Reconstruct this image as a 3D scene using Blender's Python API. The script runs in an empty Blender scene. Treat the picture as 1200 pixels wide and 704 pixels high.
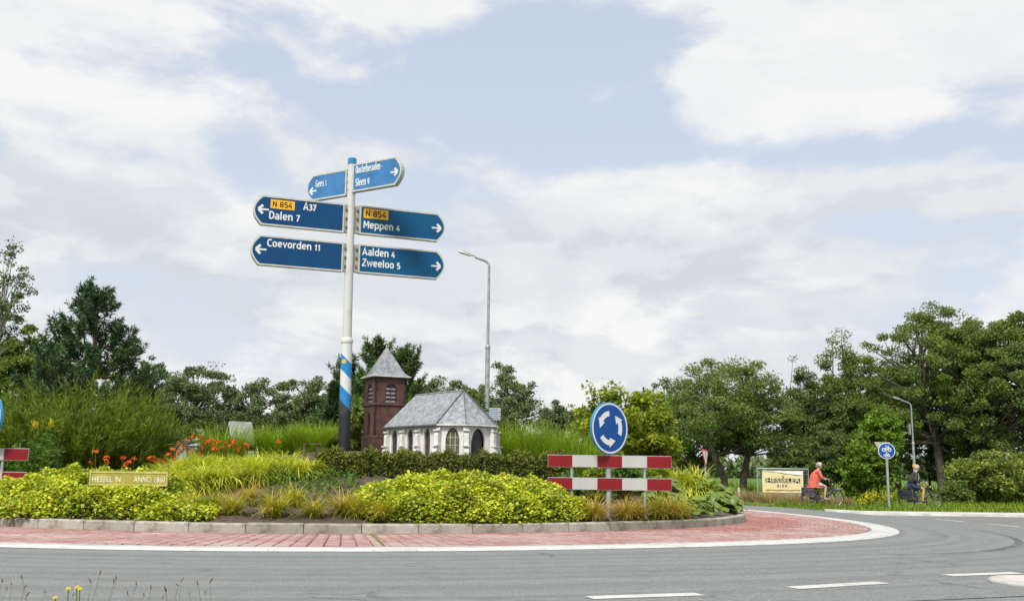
import bpy, math, random
import numpy as np
from mathutils import Vector, Matrix
from mathutils.geometry import tessellate_polygon
S = bpy.context.scene
COL = S.collection
R = math.radians
# ------------------------------------------------------------------ camera
FPX, PW, PH = 1167.0, 1200, 704
PITCH, ROLL, CAMH = math.atan(198 / FPX), 0.0128, 1.144
cp, sp, cr, sr = math.cos(PITCH), math.sin(PITCH), math.cos(ROLL), math.sin(ROLL)
cam_data = bpy.data.cameras.new('camera')
cam = bpy.data.objects.new('camera', cam_data); COL.objects.link(cam)
cam_data.sensor_fit = 'HORIZONTAL'; cam_data.sensor_width = 36.0
cam_data.lens = 36.0 * FPX / PW
cam_data.clip_start = 0.05; cam_data.clip_end = 20000
F_ = Vector((0, cp, sp)); U0 = Vector((0, -sp, cp)); R0 = Vector((1, 0, 0))
rv = R0 * cr + U0 * sr; uv = R0 * -sr + U0 * cr
cam.matrix_world = Matrix(((rv.x, uv.x, -F_.x, 0), (rv.y, uv.y, -F_.y, 0), (rv.z, uv.z, -F_.z, CAMH), (0, 0, 0, 1)))
S.camera = cam
# ------------------------------------------------------------------ light, exposure
SUN_EL, SUN_AZ = R(54), R(202)           # azimuth clockwise from +Y: high behind the camera, a little to its left
S.view_settings.view_transform = 'Standard'; S.view_settings.look = 'None'
S.view_settings.gamma = 1.0; S.view_settings.exposure = EXPOSURE = 0.70
sun_data = bpy.data.lights.new('sun', 'SUN'); sun_data.energy = 3.0; sun_data.angle = R(15); sun_data.color = (1.0, 0.96, 0.89)
sun = bpy.data.objects.new('sun', sun_data); COL.objects.link(sun)
sun_dir = Vector((math.sin(SUN_AZ) * math.cos(SUN_EL), math.cos(SUN_AZ) * math.cos(SUN_EL), math.sin(SUN_EL)))
sun.rotation_euler = sun_dir.to_track_quat('Z', 'Y').to_euler()
sun.location = (0, 0, 60)

def ray(px, py):
    x = (px - 600) / FPX; y = -(py - 352) / FPX
    return F_ + rv * x + uv * y
def at(px, py, Y):
    d = ray(px, py); t = Y / d.y
    return Vector((d.x * t, Y, CAMH + d.z * t))

class G:                                   # tiny node-graph helper
    def __init__(s, nt): s.nt = nt
    def n(s, t, **kw):
        nd = s.nt.nodes.new(t)
        for k, v in kw.items():
            if k == 'inp':
                for i, val in v.items():
                    if isinstance(val, bpy.types.NodeSocket): s.nt.links.new(val, nd.inputs[i])
                    else: nd.inputs[i].default_value = val
            else: setattr(nd, k, v)
        return nd
    def m(s, op, a, b=None, c=None):
        d = {0: a}
        if b is not None: d[1] = b
        if c is not None: d[2] = c
        return s.n('ShaderNodeMath', operation=op, inp=d).outputs[0]
    def mix(s, f, a, b, mode='MIX'):
        nd = s.n('ShaderNodeMix', data_type='RGBA', blend_type=mode)
        for i, v in ((0, f), (6, a), (7, b)):
            if isinstance(v, bpy.types.NodeSocket): s.nt.links.new(v, nd.inputs[i])
            else: nd.inputs[i].default_value = v if i == 0 else (tuple(v) + (1,))[:4]
        return nd.outputs[2]
    def mr(s, v, a, b, c=0.0, d=1.0, smooth=True):
        nd = s.n('ShaderNodeMapRange', inp={0: v, 1: a, 2: b, 3: c, 4: d})
        if smooth: nd.interpolation_type = 'SMOOTHSTEP'
        return nd.outputs[0]

# ------------------------------------------------------------------ sky
W = bpy.data.worlds.new('World'); S.world = W; W.use_nodes = True
nt = W.node_tree; nt.nodes.clear(); g = G(nt)
BG = 0.1
sky = g.n('ShaderNodeTexSky', sky_type='NISHITA'); sky.sun_disc = False
sky.sun_elevation = SUN_EL; sky.sun_rotation = SUN_AZ
sky.air_density = 1.0; sky.dust_density = 1.5; sky.ozone_density = 1.5
tc = g.n('ShaderNodeTexCoord').outputs['Generated']
sx = g.n('ShaderNodeSeparateXYZ', inp={0: tc})
dx, dy, dz = sx.outputs
dzc = g.m('MAXIMUM', dz, 0.0)
el = g.m('ARCSINE', dzc); az = g.m('ARCTAN2', dx, dy)
den = g.m('ADD', dzc, 0.30)
pv = g.n('ShaderNodeCombineXYZ', inp={0: dx, 1: dy, 2: g.m('MULTIPLY', dz, 2.1)}).outputs[0]
def shift(v, dxy):
    return g.n('ShaderNodeVectorMath', operation='ADD', inp={0: v, 1: (dxy[0], dxy[1], dxy[2] if len(dxy) > 2 else 0)}).outputs[0]
def fbm(v, sc, det, rough, dist=0.0):
    return g.n('ShaderNodeTexNoise', inp={'Vector': v, 'Scale': sc, 'Detail': det, 'Roughness': rough, 'Distortion': dist}).outputs[0]
BLOBS = [  # px, py, half width, half height, weight : where the cloud sheet is thick (+) or open (-)
    (630, 55, 150, 75, -.23), (440, 110, 170, 55, -.12), (730, 150, 120, 40, -.22), (840, 195, 120, 26, -.16),
    (880, 85, 110, 62, .34), (1080, 50, 140, 60, .32), (790, 215, 110, 30, .22), (1170, 235, 90, 24, .20),
    (1010, 175, 150, 22, -.18), (1040, 265, 130, 22, -.20), (760, 175, 70, 20, -.14), (860, 295, 200, 34, .12),
    (450, 8, 90, 18, .34), (20, 40, 60, 30, .10), (170, 120, 200, 26, .12),
    (130, 180, 120, 14, -.14), (110, 250, 200, 50, .22), (470, 185, 90, 22, .18), (620, 350, 120, 70, .16),
    (190, 50, 190, 50, .07), (330, 60, 60, 60, -.10), (40, 130, 90, 24, -.06), (800, 232, 130, 40, .20), (1120, 215, 120, 26, .12), (680, 130, 60, 40, .10), (280, 400, 160, 40, -.02), (700, 430, 110, 50, .14), (950, 370, 110, 30, .14), (640, 290, 200, 30, .1)]
def blobsum(el_, az_):
    acc = None
    for px, py, hw, hh, w in BLOBS:
        d = ray(px, py).normalized(); a0 = math.atan2(d.x, d.y); e0 = math.asin(d.z)
        u = g.m('MULTIPLY', g.m('SUBTRACT', az_, a0), FPX / hw / 1.0)
        v = g.m('MULTIPLY', g.m('SUBTRACT', el_, e0), FPX / hh / 1.0)
        q = g.m('ADD', g.m('MULTIPLY', u, u), g.m('MULTIPLY', v, v))
        e = g.m('MULTIPLY', g.m('EXPONENT', g.m('MULTIPLY', q, -0.8)), w)
        acc = e if acc is None else g.m('ADD', acc, e)
    return acc
bs = blobsum(el, az)
n1 = fbm(shift(pv, (3.1, 7.7)), 4.4, 11, 0.57, 0.2)
n1b = fbm(shift(pv, (3.1, 7.7, .055)), 4.4, 7, 0.55, 0.2)      # the same sheet sampled a little higher: what shades the cloud from above
n2 = fbm(shift(pv, (11.3, 2.2)), 11.0, 8, 0.62, 0.3)
dens = g.m('ADD', g.m('ADD', n1, bs), g.m('MULTIPLY', g.m('SUBTRACT', n2, 0.5), 0.44))
dens = g.m('ADD', dens, g.mr(dzc, 0.0, 0.35, 0.10, 0.0))
cover = g.mr(dens, 0.41, 0.62)
above = g.mr(g.m('ADD', n1b, bs), 0.40, 0.80)
n3 = fbm(shift(pv, (5.3, 1.2)), 3.6, 9, 0.55, 0.3)
relief = g.mr(g.m('SUBTRACT', n1b, n1), -.035, .06)
low = g.mr(dzc, 0.10, 0.42, 1.0, 0.0)
gray = g.m('MINIMUM', g.m('MULTIPLY', g.m('ADD', g.m('MULTIPLY', g.mr(n3, 0.43, 0.61), .74), g.m('MULTIPLY', relief, .50)), g.m('ADD', g.m('MULTIPLY', low, .72), .30)), 1.0)
K = 1.0 / BG * 0.56                        # cloud radiance before the background strength
cl_white = (1.055 * K, 1.05 * K, 1.035 * K); cl_gray = (0.725 * K, 0.77 * K, 0.825 * K)
cloud_col = g.mix(gray, cl_white, cl_gray)
veil = g.mix(0.70, sky.outputs[0], (0.78 * K, 0.86 * K, 0.98 * K))
veil = g.mix(g.mr(dzc, 0.02, 0.45, 0.62, 0.05), veil, (0.80 * K, 0.845 * K, 0.90 * K))
skycol = g.mix(g.m('MULTIPLY', cover, 0.93), veil, cloud_col)
bg = g.n('ShaderNodeBackground', inp={0: skycol, 1: BG})
g.nt.links.new(bg.outputs[0], g.n('ShaderNodeOutputWorld').inputs[0])

# ------------------------------------------------------------------ helpers
rnd = random.Random(7); rng = np.random.default_rng(11)
def tag(o, label=None, cat=None, group=None, kind=None):
    if label: o['label'] = label
    if cat: o['category'] = cat
    if group: o['group'] = group
    if kind: o['kind'] = kind
    return o
def empty(name, loc=(0, 0, 0), rz=0.0, parent=None, **kw):
    o = bpy.data.objects.new(name, None); COL.objects.link(o)
    o.location = loc; o.rotation_euler = (0, 0, rz); o.empty_display_size = 0.2
    if parent: o.parent = parent
    return tag(o, **kw)
def link(name, me, parent=None, loc=None, rot=None, scale=None):
    o = bpy.data.objects.new(name, me); COL.objects.link(o)
    if parent is not None: o.parent = parent
    if loc is not None: o.location = loc
    if rot is not None: o.rotation_euler = rot
    if scale is not None: o.scale = scale
    return o
def clone(o, parent=None):
    c = o.copy(); COL.objects.link(c)
    if parent is not None: c.parent = parent
    for ch in list(o.children): clone(ch, c)
    return c

class MB:                                   # collects shapes, links them as ONE mesh object
    def __init__(s): s.v = []; s.f = []; s.mi = []
    def add(s, vs, fs, mi=0, M=None):
        b = len(s.v)
        s.v += [tuple(M @ Vector(p)) if M is not None else tuple(p) for p in vs]
        s.f += [tuple(i + b for i in f) for f in fs]; s.mi += [mi] * len(fs)
    def box(s, c, d, mi=0, M=None, bev=0.0):
        x, y, z = d[0] / 2, d[1] / 2, d[2] / 2
        if bev:
            b = bev; vs = []; 
            for sz in (-1, 1):
                for (X, Y) in ((x - b, y), (-x + b, y), (-x, y - b), (-x, -y + b), (-x + b, -y), (x - b, -y), (x, -y + b), (x, y - b)):
                    vs.append((X, Y, sz * (z - b)))
            for sz in (-1, 1):
                for (X, Y) in ((x - b, y - b), (-x + b, y - b), (-x + b, -y + b), (x - b, -y + b)):
                    vs.append((X, Y, sz * z))
            fs = []
            for i in range(8): j = (i + 1) % 8; fs.append((i, j, 8 + j, 8 + i))
            fs += [(19, 18, 17, 16)[::-1], (20, 21, 22, 23)]
            for k, top in ((16, 0), (20, 8)):
                q = [(k, top + 0, top + 1, k + 1), (k + 1, top + 1, top + 2), (k + 1, top + 2, top + 3, k + 2), (k + 2, top + 3, top + 4),
                     (k + 2, top + 4, top + 5, k + 3), (k + 3, top + 5, top + 6), (k + 3, top + 6, top + 7, k), (k, top + 7, top + 0)]
                fs += [f if top == 8 else f[::-1] for f in q]
            vs = [(v[0] + c[0], v[1] + c[1], v[2] + c[2]) for v in vs]
            return s.add(vs, fs, mi, M)
        vs = [(c[0] + a * x, c[1] + b * y, c[2] + e * z) for e in (-1, 1) for a, b in ((-1, -1), (1, -1), (1, 1), (-1, 1))]
        s.add(vs, [(3, 2, 1, 0), (4, 5, 6, 7), (0, 1, 5, 4), (1, 2, 6, 5), (2, 3, 7, 6), (3, 0, 4, 7)], mi, M)
    def tube(s, pts, rad, n=8, mi=0, cap=True, M=None):
        pts = [Vector(p) for p in pts]
        if not hasattr(rad, '__len__'): rad = [rad] * len(pts)
        vs = []; fs = []; prev = None
        for i, p in enumerate(pts):
            t = (pts[min(i + 1, len(pts) - 1)] - pts[max(i - 1, 0)])
            if t.length < 1e-9: t = Vector((0, 0, 1))
            t.normalize()
            a = prev if prev is not None else (Vector((0, 1, 0)) if abs(t.y) < .9 else Vector((1, 0, 0)))
            a = (a - t * a.dot(t)).normalized(); b = t.cross(a); prev = a
            for k in range(n):
                q = 2 * math.pi * k / n
                vs.append(p + (a * math.cos(q) + b * math.sin(q)) * rad[i])
        for i in range(len(pts) - 1):
            for k in range(n):
                l = (k + 1) % n; fs.append((i * n + k, i * n + l, (i + 1) * n + l, (i + 1) * n + k))
        if cap: fs += [tuple(range(n))[::-1], tuple((len(pts) - 1) * n + k for k in range(n))]
        s.add(vs, fs, mi, M)
    def ring(s, c, rad, tr, axis='Y', n=28, m=6, mi=0, a0=0.0, a1=None):
        full = a1 is None; a1 = a0 + 2 * math.pi if full else a1
        vs = []; fs = []; N = n if full else n + 1
        for i in range(N):
            q = a0 + (a1 - a0) * i / n
            for k in range(m):
                w = 2 * math.pi * k / m; rr = rad + tr * math.cos(w); h = tr * math.sin(w)
                x, z = rr * math.cos(q), rr * math.sin(q)
                vs.append((c[0] + x, c[1] + h, c[2] + z) if axis == 'Y' else (c[0] + x, c[1] + z, c[2] + h))
        for i in range(n):
            j = (i + 1) % N
            for k in range(m):
                l = (k + 1) % m; fs.append((i * m + k, i * m + l, j * m + l, j * m + k))
        s.add(vs, fs, mi)
    def lathe(s, prof, n=12, c=(0, 0, 0), mi=0, M=None):
        vs = []; fs = []
        for (r_, z) in prof:
            for k in range(n):
                q = 2 * math.pi * k / n; vs.append((c[0] + r_ * math.cos(q), c[1] + r_ * math.sin(q), c[2] + z))
        for i in range(len(prof) - 1):
            for k in range(n):
                l = (k + 1) % n; fs.append((i * n + k, i * n + l, (i + 1) * n + l, (i + 1) * n + k))
        fs += [tuple(range(n))[::-1], tuple((len(prof) - 1) * n + k for k in range(n))]
        s.add(vs, fs, mi, M)
    def prism(s, poly, y0, y1, mi=0, M=None, holes=()):   # outline in XZ, extruded along Y
        loops = [[Vector((p[0], p[1], 0)) for p in L] for L in (poly,) + tuple(holes)]
        flat = [p for L in loops for p in L]; n = len(flat)
        tri = tessellate_polygon(loops)
        vs = [(p.x, y0, p.y) for p in flat] + [(p.x, y1, p.y) for p in flat]
        fs = []
        for t in tri:
            a, b, c = (flat[i] for i in t)
            if (b - a).cross(c - a).z < 0: t = t[::-1]
            fs.append(tuple(t)); fs.append(tuple(i + n for i in t[::-1]))
        k = 0
        for li, L in enumerate(loops):
            area = sum(L[i].x * L[(i + 1) % len(L)].y - L[(i + 1) % len(L)].x * L[i].y for i in range(len(L)))
            flip = (area > 0) == (li == 0)
            for i in range(len(L)):
                a, b = k + i, k + (i + 1) % len(L)
                fs.append((b, a, a + n, b + n) if flip else (a, b, b + n, a + n))
            k += len(L)
        s.add(vs, fs, mi, M)
    def mesh(s, name, mats, smooth=False, sharp=None):
        me = bpy.data.meshes.new(name); me.from_pydata(s.v, [], s.f)
        for m in (mats if isinstance(mats, (list, tuple)) else [mats]): me.materials.append(m)
        me.polygons.foreach_set('material_index', s.mi)
        if smooth:
            me.polygons.foreach_set('use_smooth', [True] * len(s.f))
            if sharp: me.set_sharp_from_angle(angle=R(sharp))
        me.update(); return me
    def build(s, name, mats, parent=None, smooth=False, loc=None, rot=None, sharp=None):
        return link(name, s.mesh(name, mats, smooth, sharp), parent, loc, rot)

def np_mesh(name, V, Fq, mats, mi=None, smooth=False):     # V (n,3), Fq (m,k) all faces k-gons
    me = bpy.data.meshes.new(name); n, (m, k) = len(V), Fq.shape
    me.vertices.add(n); me.vertices.foreach_set('co', np.asarray(V, dtype=np.float32).ravel())
    me.loops.add(m * k); me.loops.foreach_set('vertex_index', Fq.astype(np.int32).ravel())
    me.polygons.add(m); me.polygons.foreach_set('loop_start', np.arange(0, m * k, k, dtype=np.int32))
    for x in (mats if isinstance(mats, (list, tuple)) else [mats]): me.materials.append(x)
    if mi is not None: me.polygons.foreach_set('material_index', np.asarray(mi, dtype=np.int32))
    if smooth: me.polygons.foreach_set('use_smooth', np.ones(m, dtype=bool))
    me.update(calc_edges=True); me.validate(); return me
def unit(a): return a / (np.linalg.norm(a, axis=-1, keepdims=True) + 1e-9)
def leaf_arrays(P, L, Wd, up=0.35, D=None, fold=0.0):
    """rhombus leaves at P; length L, width Wd; 'up' biases the faces upward; D optional long axes"""
    n = len(P)
    N = unit(rng.normal(size=(n, 3)) + np.array([0, 0, 1.0]) * up * 3)
    if D is None: D = rng.normal(size=(n, 3))
    D = unit(D - N * (D * N).sum(1, keepdims=True)); Sd = np.cross(N, D)
    L = np.broadcast_to(L, (n,))[:, None]; Wd = np.broadcast_to(Wd, (n,))[:, None]
    V = np.empty((n, 4, 3))
    V[:, 0] = P; V[:, 1] = P + D * L * .45 + Sd * Wd / 2 + N * fold * Wd; V[:, 2] = P + D * L; V[:, 3] = P + D * L * .45 - Sd * Wd / 2 + N * fold * Wd
    return V.reshape(-1, 3), np.arange(n * 4).reshape(n, 4)
def leaves(name, P, L, Wd, mat, up=0.35, D=None, fold=0.0):
    V, Fq = leaf_arrays(P, L, Wd, up, D, fold); return np_mesh(name, V, Fq, mat)
def blade_arrays(P, L, w, a0, bend, K=4, az_=None, wprof=0.8):
    n = len(P); az_ = rng.uniform(0, 2 * np.pi, n) if az_ is None else az_
    H = np.stack([np.cos(az_), np.sin(az_), np.zeros(n)], 1); Sd = np.stack([-np.sin(az_), np.cos(az_), np.zeros(n)], 1)
    L = np.broadcast_to(L, (n,)); w = np.broadcast_to(w, (n,)); a0 = np.broadcast_to(a0, (n,)); bend = np.broadcast_to(bend, (n,))
    pos = P.astype(float).copy(); V = np.empty((n, K + 1, 2, 3))
    for k in range(K + 1):
        t = k / K; ww = (w * max(0.06, (1 - t) ** wprof) / 2)[:, None]
        V[:, k, 0] = pos - Sd * ww; V[:, k, 1] = pos + Sd * ww
        a = a0 + bend * (t + .5 / K)
        pos = pos + (H * np.sin(a)[:, None] + np.array([0, 0, 1.0]) * np.cos(a)[:, None]) * (L / K)[:, None]
    idx = np.arange(n)[:, None] * (2 * (K + 1)) + (np.arange(K) * 2)[None, :]
    Fq = np.stack([idx, idx + 1, idx + 3, idx + 2], -1).reshape(-1, 4)
    return V.reshape(-1, 3), Fq
def blades(name, P, L, w, a0, bend, mat, K=4, az_=None, wprof=0.8):
    V, Fq = blade_arrays(P, L, w, a0, bend, K, az_, wprof); return np_mesh(name, V, Fq, mat)
def join_arrays(parts):
    V = []; Fq = []; mi = []; b = 0
    for i, (v, f) in enumerate(parts):
        V.append(v); Fq.append(f + b); mi.append(np.full(len(f), i)); b += len(v)
    return np.concatenate(V), np.concatenate(Fq), np.concatenate(mi)

# ------------------------------------------------------------------ materials
def new_mat(name):
    m = bpy.data.materials.new(name); m.use_nodes = True; m.node_tree.nodes.clear()
    return m, G(m.node_tree)
def out(g_, sh): g_.nt.links.new(sh, g_.n('ShaderNodeOutputMaterial').inputs[0])
def mat(name, col, rough=0.6, var=0.12, scale=6.0, bump=0.0, bscale=40.0, metal=0.0, spec=0.4, col2=None, thr=(0.45, 0.65), coat=0.0, rnd_=0.0, foot=None):
    m, q = new_mat(name)
    o = q.n('ShaderNodeTexCoord').outputs['Object']
    nz = q.n('ShaderNodeTexNoise', inp={'Vector': o, 'Scale': scale, 'Detail': 6.0, 'Roughness': 0.6}).outputs[0]
    c2 = col2 if col2 else tuple(c * (1 - var * 1.6) for c in col)
    c1 = col if col2 else tuple(min(1, c * (1 + var)) for c in col)
    c = q.mix(q.mr(nz, thr[0] if col2 else 0.3, thr[1] if col2 else 0.7), c1, c2)
    if rnd_:
        ro = q.n('ShaderNodeObjectInfo').outputs['Random']; c = q.mix(1.0, c, q.n('ShaderNodeCombineColor', inp={0: q.mr(ro, 0, 1, 1 - rnd_, 1 + rnd_), 1: q.mr(ro, 0, 1, 1 - rnd_, 1 + rnd_), 2: q.mr(ro, 0, 1, 1 - rnd_ * 1.2, 1 + rnd_)}).outputs[0], 'MULTIPLY')
    if foot:
        zz_ = q.m('ADD', q.n('ShaderNodeSeparateXYZ', inp={0: o}).outputs[2], q.m('MULTIPLY', nz, foot[1])); st = q.n('ShaderNodeTexNoise', inp={'Vector': q.n('ShaderNodeVectorMath', operation='MULTIPLY', inp={0: o, 1: (14, 14, 1.2)}).outputs[0], 'Scale': 1.0, 'Detail': 4.0}).outputs[0]
        c = q.mix(q.m('MULTIPLY', q.m('MAXIMUM', q.mr(zz_, foot[0] + foot[1], foot[1] * .5), q.mr(st, .52, .72, 0, .8)), .75), c, foot[2])
    b = q.n('ShaderNodeBsdfPrincipled', inp={'Base Color': c, 'Roughness': rough, 'Metallic': metal})
    b.inputs['Specular IOR Level'].default_value = spec; b.inputs['Coat Weight'].default_value = coat
    if bump:
        n2_ = q.n('ShaderNodeTexNoise', inp={'Vector': o, 'Scale': bscale, 'Detail': 5.0, 'Roughness': 0.65}).outputs[0]
        bp = q.n('ShaderNodeBump', inp={'Height': n2_, 'Strength': bump, 'Distance': 0.02}).outputs[0]
        q.nt.links.new(bp, b.inputs['Normal'])
    out(q, b.outputs[0]); return m
def leaf_mat(name, cols, trans=0.38, rough=0.62, spec=0.15, noise=(1.1, .78, 1.2)):
    m, q = new_mat(name)
    ri = q.n('ShaderNodeNewGeometry').outputs['Random Per Island']
    ro = q.n('ShaderNodeObjectInfo').outputs['Random']
    f = q.m('FRACT', q.m('ADD', ri, q.m('MULTIPLY', ro, 0.37)))
    rp = q.n('ShaderNodeValToRGB', inp={0: f}); e = rp.color_ramp
    for i, c in enumerate(cols):
        el_ = e.elements[i] if i < 2 else e.elements.new(0.5)
        el_.position = i / (len(cols) - 1) if len(cols) > 1 else 0; el_.color = tuple(c) + (1,)
    for i, c in enumerate(cols): e.elements[i].color = tuple(c) + (1,)
    o = q.n('ShaderNodeTexCoord').outputs['Object']
    nz = q.n('ShaderNodeTexNoise', inp={'Vector': o, 'Scale': noise[0], 'Detail': 3.0}).outputs[0]
    c = q.mix(1.0, rp.outputs[0], q.n('ShaderNodeCombineColor', inp={0: q.mr(nz, .3, .7, noise[1], noise[2]), 1: q.mr(nz, .3, .7, noise[1] * 1.06, noise[2] * .96), 2: q.mr(nz, .3, .7, .9, 1.1)}).outputs[0], 'MULTIPLY')
    b = q.n('ShaderNodeBsdfPrincipled', inp={'Base Color': c, 'Roughness': rough}); b.inputs['Specular IOR Level'].default_value = spec
    t = q.n('ShaderNodeBsdfTranslucent', inp={0: q.mix(1.0, c, (1.1, 1.15, 0.55), 'MULTIPLY')})
    out(q, q.n('ShaderNodeMixShader', inp={0: trans, 1: b.outputs[0], 2: t.outputs[0]}).outputs[0]); return m
# ================================================================== THE SETTING
CX, CY = -4.591, 28.393                      # roundabout centre
R_IN, R_OUT, R_K = 13.84, 14.44, 10.89    # white ring, island kerb
def sm(t): t = np.clip(t, 0, 1); return t * t * (3 - 2 * t)
def zt(x, y):                               # level of the carriageway and verge
    return -0.0019 * np.clip(np.asarray(x, float), 0, 14) ** 2 + 0 * np.asarray(y, float)
def ground(x, y):                           # terrain: verge stands a little above the road
    r = np.hypot(np.asarray(x) - CX, np.asarray(y) - CY)
    far = sm((np.asarray(y, float) - 36) / 2.0) * sm((r - 20.4) / .6)
    return zt(x, y) - 0.08 + 0.15 * far * np.where(np.asarray(y) > 40.2, 1, np.where(np.asarray(x) > 12.4, 0, 1)) + 0.05 * sm((np.asarray(y, float) - 46) / 4)
def mound(x, y):
    r = np.hypot(np.asarray(x, float) - CX, np.asarray(y, float) - CY)
    return 0.15 + 1.43 * (1 - np.clip(r / 10.75, 0, 1) ** 1.15) + zt(x, y)
def hit(px, py, f=zt, off=0.0):             # point of the ground under a pixel of the photograph
    d = ray(px, py); z = 0.0; p = None
    for _ in range(60):
        t = (z - CAMH) / d.z; p = Vector((d.x * t, d.y * t, z)); z = 0.6 * z + 0.4 * (float(f(p.x, p.y)) + off)
    return p
def Yr(px, r):                              # depth at which the sight line of column px first comes within r of the centre
    d = ray(px, 560); a = math.atan2(d.x, d.y); b = math.hypot(CX, CY); g_ = a - math.atan2(CX, CY)
    return (b * math.cos(g_) - math.sqrt(max(0.0, r * r - (b * math.sin(g_)) ** 2))) * math.cos(a)
def X_at(px, Y, py=540): return at(px, py, Y).x

# ---- materials of the ground
def ground_mat():
    m, q = new_mat('meadow'); o = q.n('ShaderNodeTexCoord').outputs['Object']
    a = q.n('ShaderNodeTexNoise', inp={'Vector': o, 'Scale': 0.12, 'Detail': 8.0, 'Roughness': .65}).outputs[0]
    b = q.n('ShaderNodeTexNoise', inp={'Vector': o, 'Scale': 3.0, 'Detail': 8.0, 'Roughness': .7}).outputs[0]
    c = q.mix(q.mr(a, .35, .65), (.085, .15, .028), (.13, .19, .045))
    c = q.mix(q.mr(b, .35, .7), c, (.06, .11, .02))
    bp = q.n('ShaderNodeBump', inp={'Height': b, 'Strength': .6, 'Distance': .1}).outputs[0]
    s_ = q.n('ShaderNodeBsdfPrincipled', inp={'Base Color': c, 'Roughness': .9, 'Normal': bp}); s_.inputs['Specular IOR Level'].default_value = .1
    out(q, s_.outputs[0]); return m
def asphalt_mat():
    m, q = new_mat('asphalt'); o = q.n('ShaderNodeTexCoord').outputs['Object']
    sep = q.n('ShaderNodeSeparateXYZ', inp={0: o}).outputs
    rx, ry = q.m('SUBTRACT', sep[0], CX), q.m('SUBTRACT', sep[1], CY)
    rr = q.m('SQRT', q.m('ADD', q.m('MULTIPLY', rx, rx), q.m('MULTIPLY', ry, ry)))
    fine = q.n('ShaderNodeTexNoise', inp={'Vector': o, 'Scale': 34.0, 'Detail': 4.0, 'Roughness': .7}).outputs[0]
    mid = q.n('ShaderNodeTexNoise', inp={'Vector': o, 'Scale': 5.0, 'Detail': 7.0, 'Roughness': .7}).outputs[0]
    big = q.n('ShaderNodeTexNoise', inp={'Vector': o, 'Scale': .55, 'Detail': 5.0, 'Roughness': .6, 'Distortion': .6}).outputs[0]
    # worn and rubbered bands that follow the circle
    band = q.n('ShaderNodeTexNoise', noise_dimensions='1D', inp={'W': q.m('ADD', rr, q.m('MULTIPLY', big, .35)), 'Scale': 2.3, 'Detail': 4.0, 'Roughness': .55}).outputs[0]
    c = q.mix(q.mr(band, .32, .68), (.150, .157, .152), (.205, .213, .206))
    c = q.mix(q.mr(mid, .36, .66, 0, .55), c, (.135, .140, .135))
    c = q.mix(q.mr(fine, .46, .74, 0, .65), c, (.31, .32, .31))
    c = q.mix(q.mr(fine, .52, .30, 0, .60), c, (.10, .104, .102))
    blot = q.n('ShaderNodeTexNoise', inp={'Vector': o, 'Scale': 1.7, 'Detail': 9.0, 'Roughness': .72}).outputs[0]
    c = q.mix(q.mr(blot, .50, .70, 0, .40), c, (.105, .109, .105))
    wob = q.n('ShaderNodeVectorMath', operation='ADD', inp={0: o, 1: q.n('ShaderNodeVectorMath', operation='SCALE', inp={0: q.n('ShaderNodeTexNoise', inp={'Vector': o, 'Scale': 2.2, 'Detail': 5.0}).outputs[1], 3: .5}).outputs[0]}).outputs[0]
    vor = q.n('ShaderNodeTexVoronoi', feature='DISTANCE_TO_EDGE', inp={'Vector': wob, 'Scale': .38}).outputs[0]
    c = q.mix(q.m('MULTIPLY', q.mr(vor, .012, .003), q.mr(big, .50, .62, 0, .55)), c, (.05, .052, .05))
    worn = q.m('MULTIPLY', q.mr(rr, 20.2, 20.9), q.mr(big, .38, .58))     # loose grit outside the circle line
    c = q.mix(q.m('MULTIPLY', worn, .55), c, (.155, .152, .138))
    bp = q.n('ShaderNodeBump', inp={'Height': fine, 'Strength': .8, 'Distance': .012}).outputs[0]
    s_ = q.n('ShaderNodeBsdfPrincipled', inp={'Base Color': c, 'Roughness': .82, 'Normal': bp}); s_.inputs['Specular IOR Level'].default_value = .3
    out(q, s_.outputs[0]); return m
def brick_mat(name, a, b, c_):
    m, q = new_mat(name)
    ri = q.n('ShaderNodeNewGeometry').outputs['Random Per Island']; ro = q.n('ShaderNodeObjectInfo').outputs['Random']
    pos = q.n('ShaderNodeNewGeometry').outputs['Position']
    f = q.m('FRACT', q.m('ADD', ri, ro))
    nz = q.n('ShaderNodeTexNoise', inp={'Vector': pos, 'Scale': .9, 'Detail': 5.0, 'Roughness': .6}).outputs[0]
    fn = q.n('ShaderNodeTexNoise', inp={'Vector': pos, 'Scale': 30.0, 'Detail': 4.0, 'Roughness': .7}).outputs[0]
    c = q.mix(f, a, b); c = q.mix(q.mr(nz, .42, .68, 0, .75), c, c_); c = q.mix(q.mr(fn, .45, .75, 0, .5), c, tuple(min(1, x * 1.5) for x in a))
    bp = q.n('ShaderNodeBump', inp={'Height': fn, 'Strength': .3, 'Distance': .01}).outputs[0]
    s_ = q.n('ShaderNodeBsdfPrincipled', inp={'Base Color': c, 'Roughness': .8, 'Normal': bp})
    out(q, s_.outputs[0]); return m
M_MEADOW, M_ASPH = ground_mat(), asphalt_mat()
M_BRICK = brick_mat('pale_red_brick', (.29, .145, .125), (.385, .245, .22), (.44, .345, .32))
M_BRICK2 = brick_mat('red_brick', (.27, .105, .085), (.33, .15, .122), (.39, .235, .20))
M_BRICKP = brick_mat('pale_island_brick', (.42, .36, .33), (.48, .44, .41), (.50, .47, .44))
M_JOINT = mat('joint_sand', (.20, .125, .10), .95, .3, 8)
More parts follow.
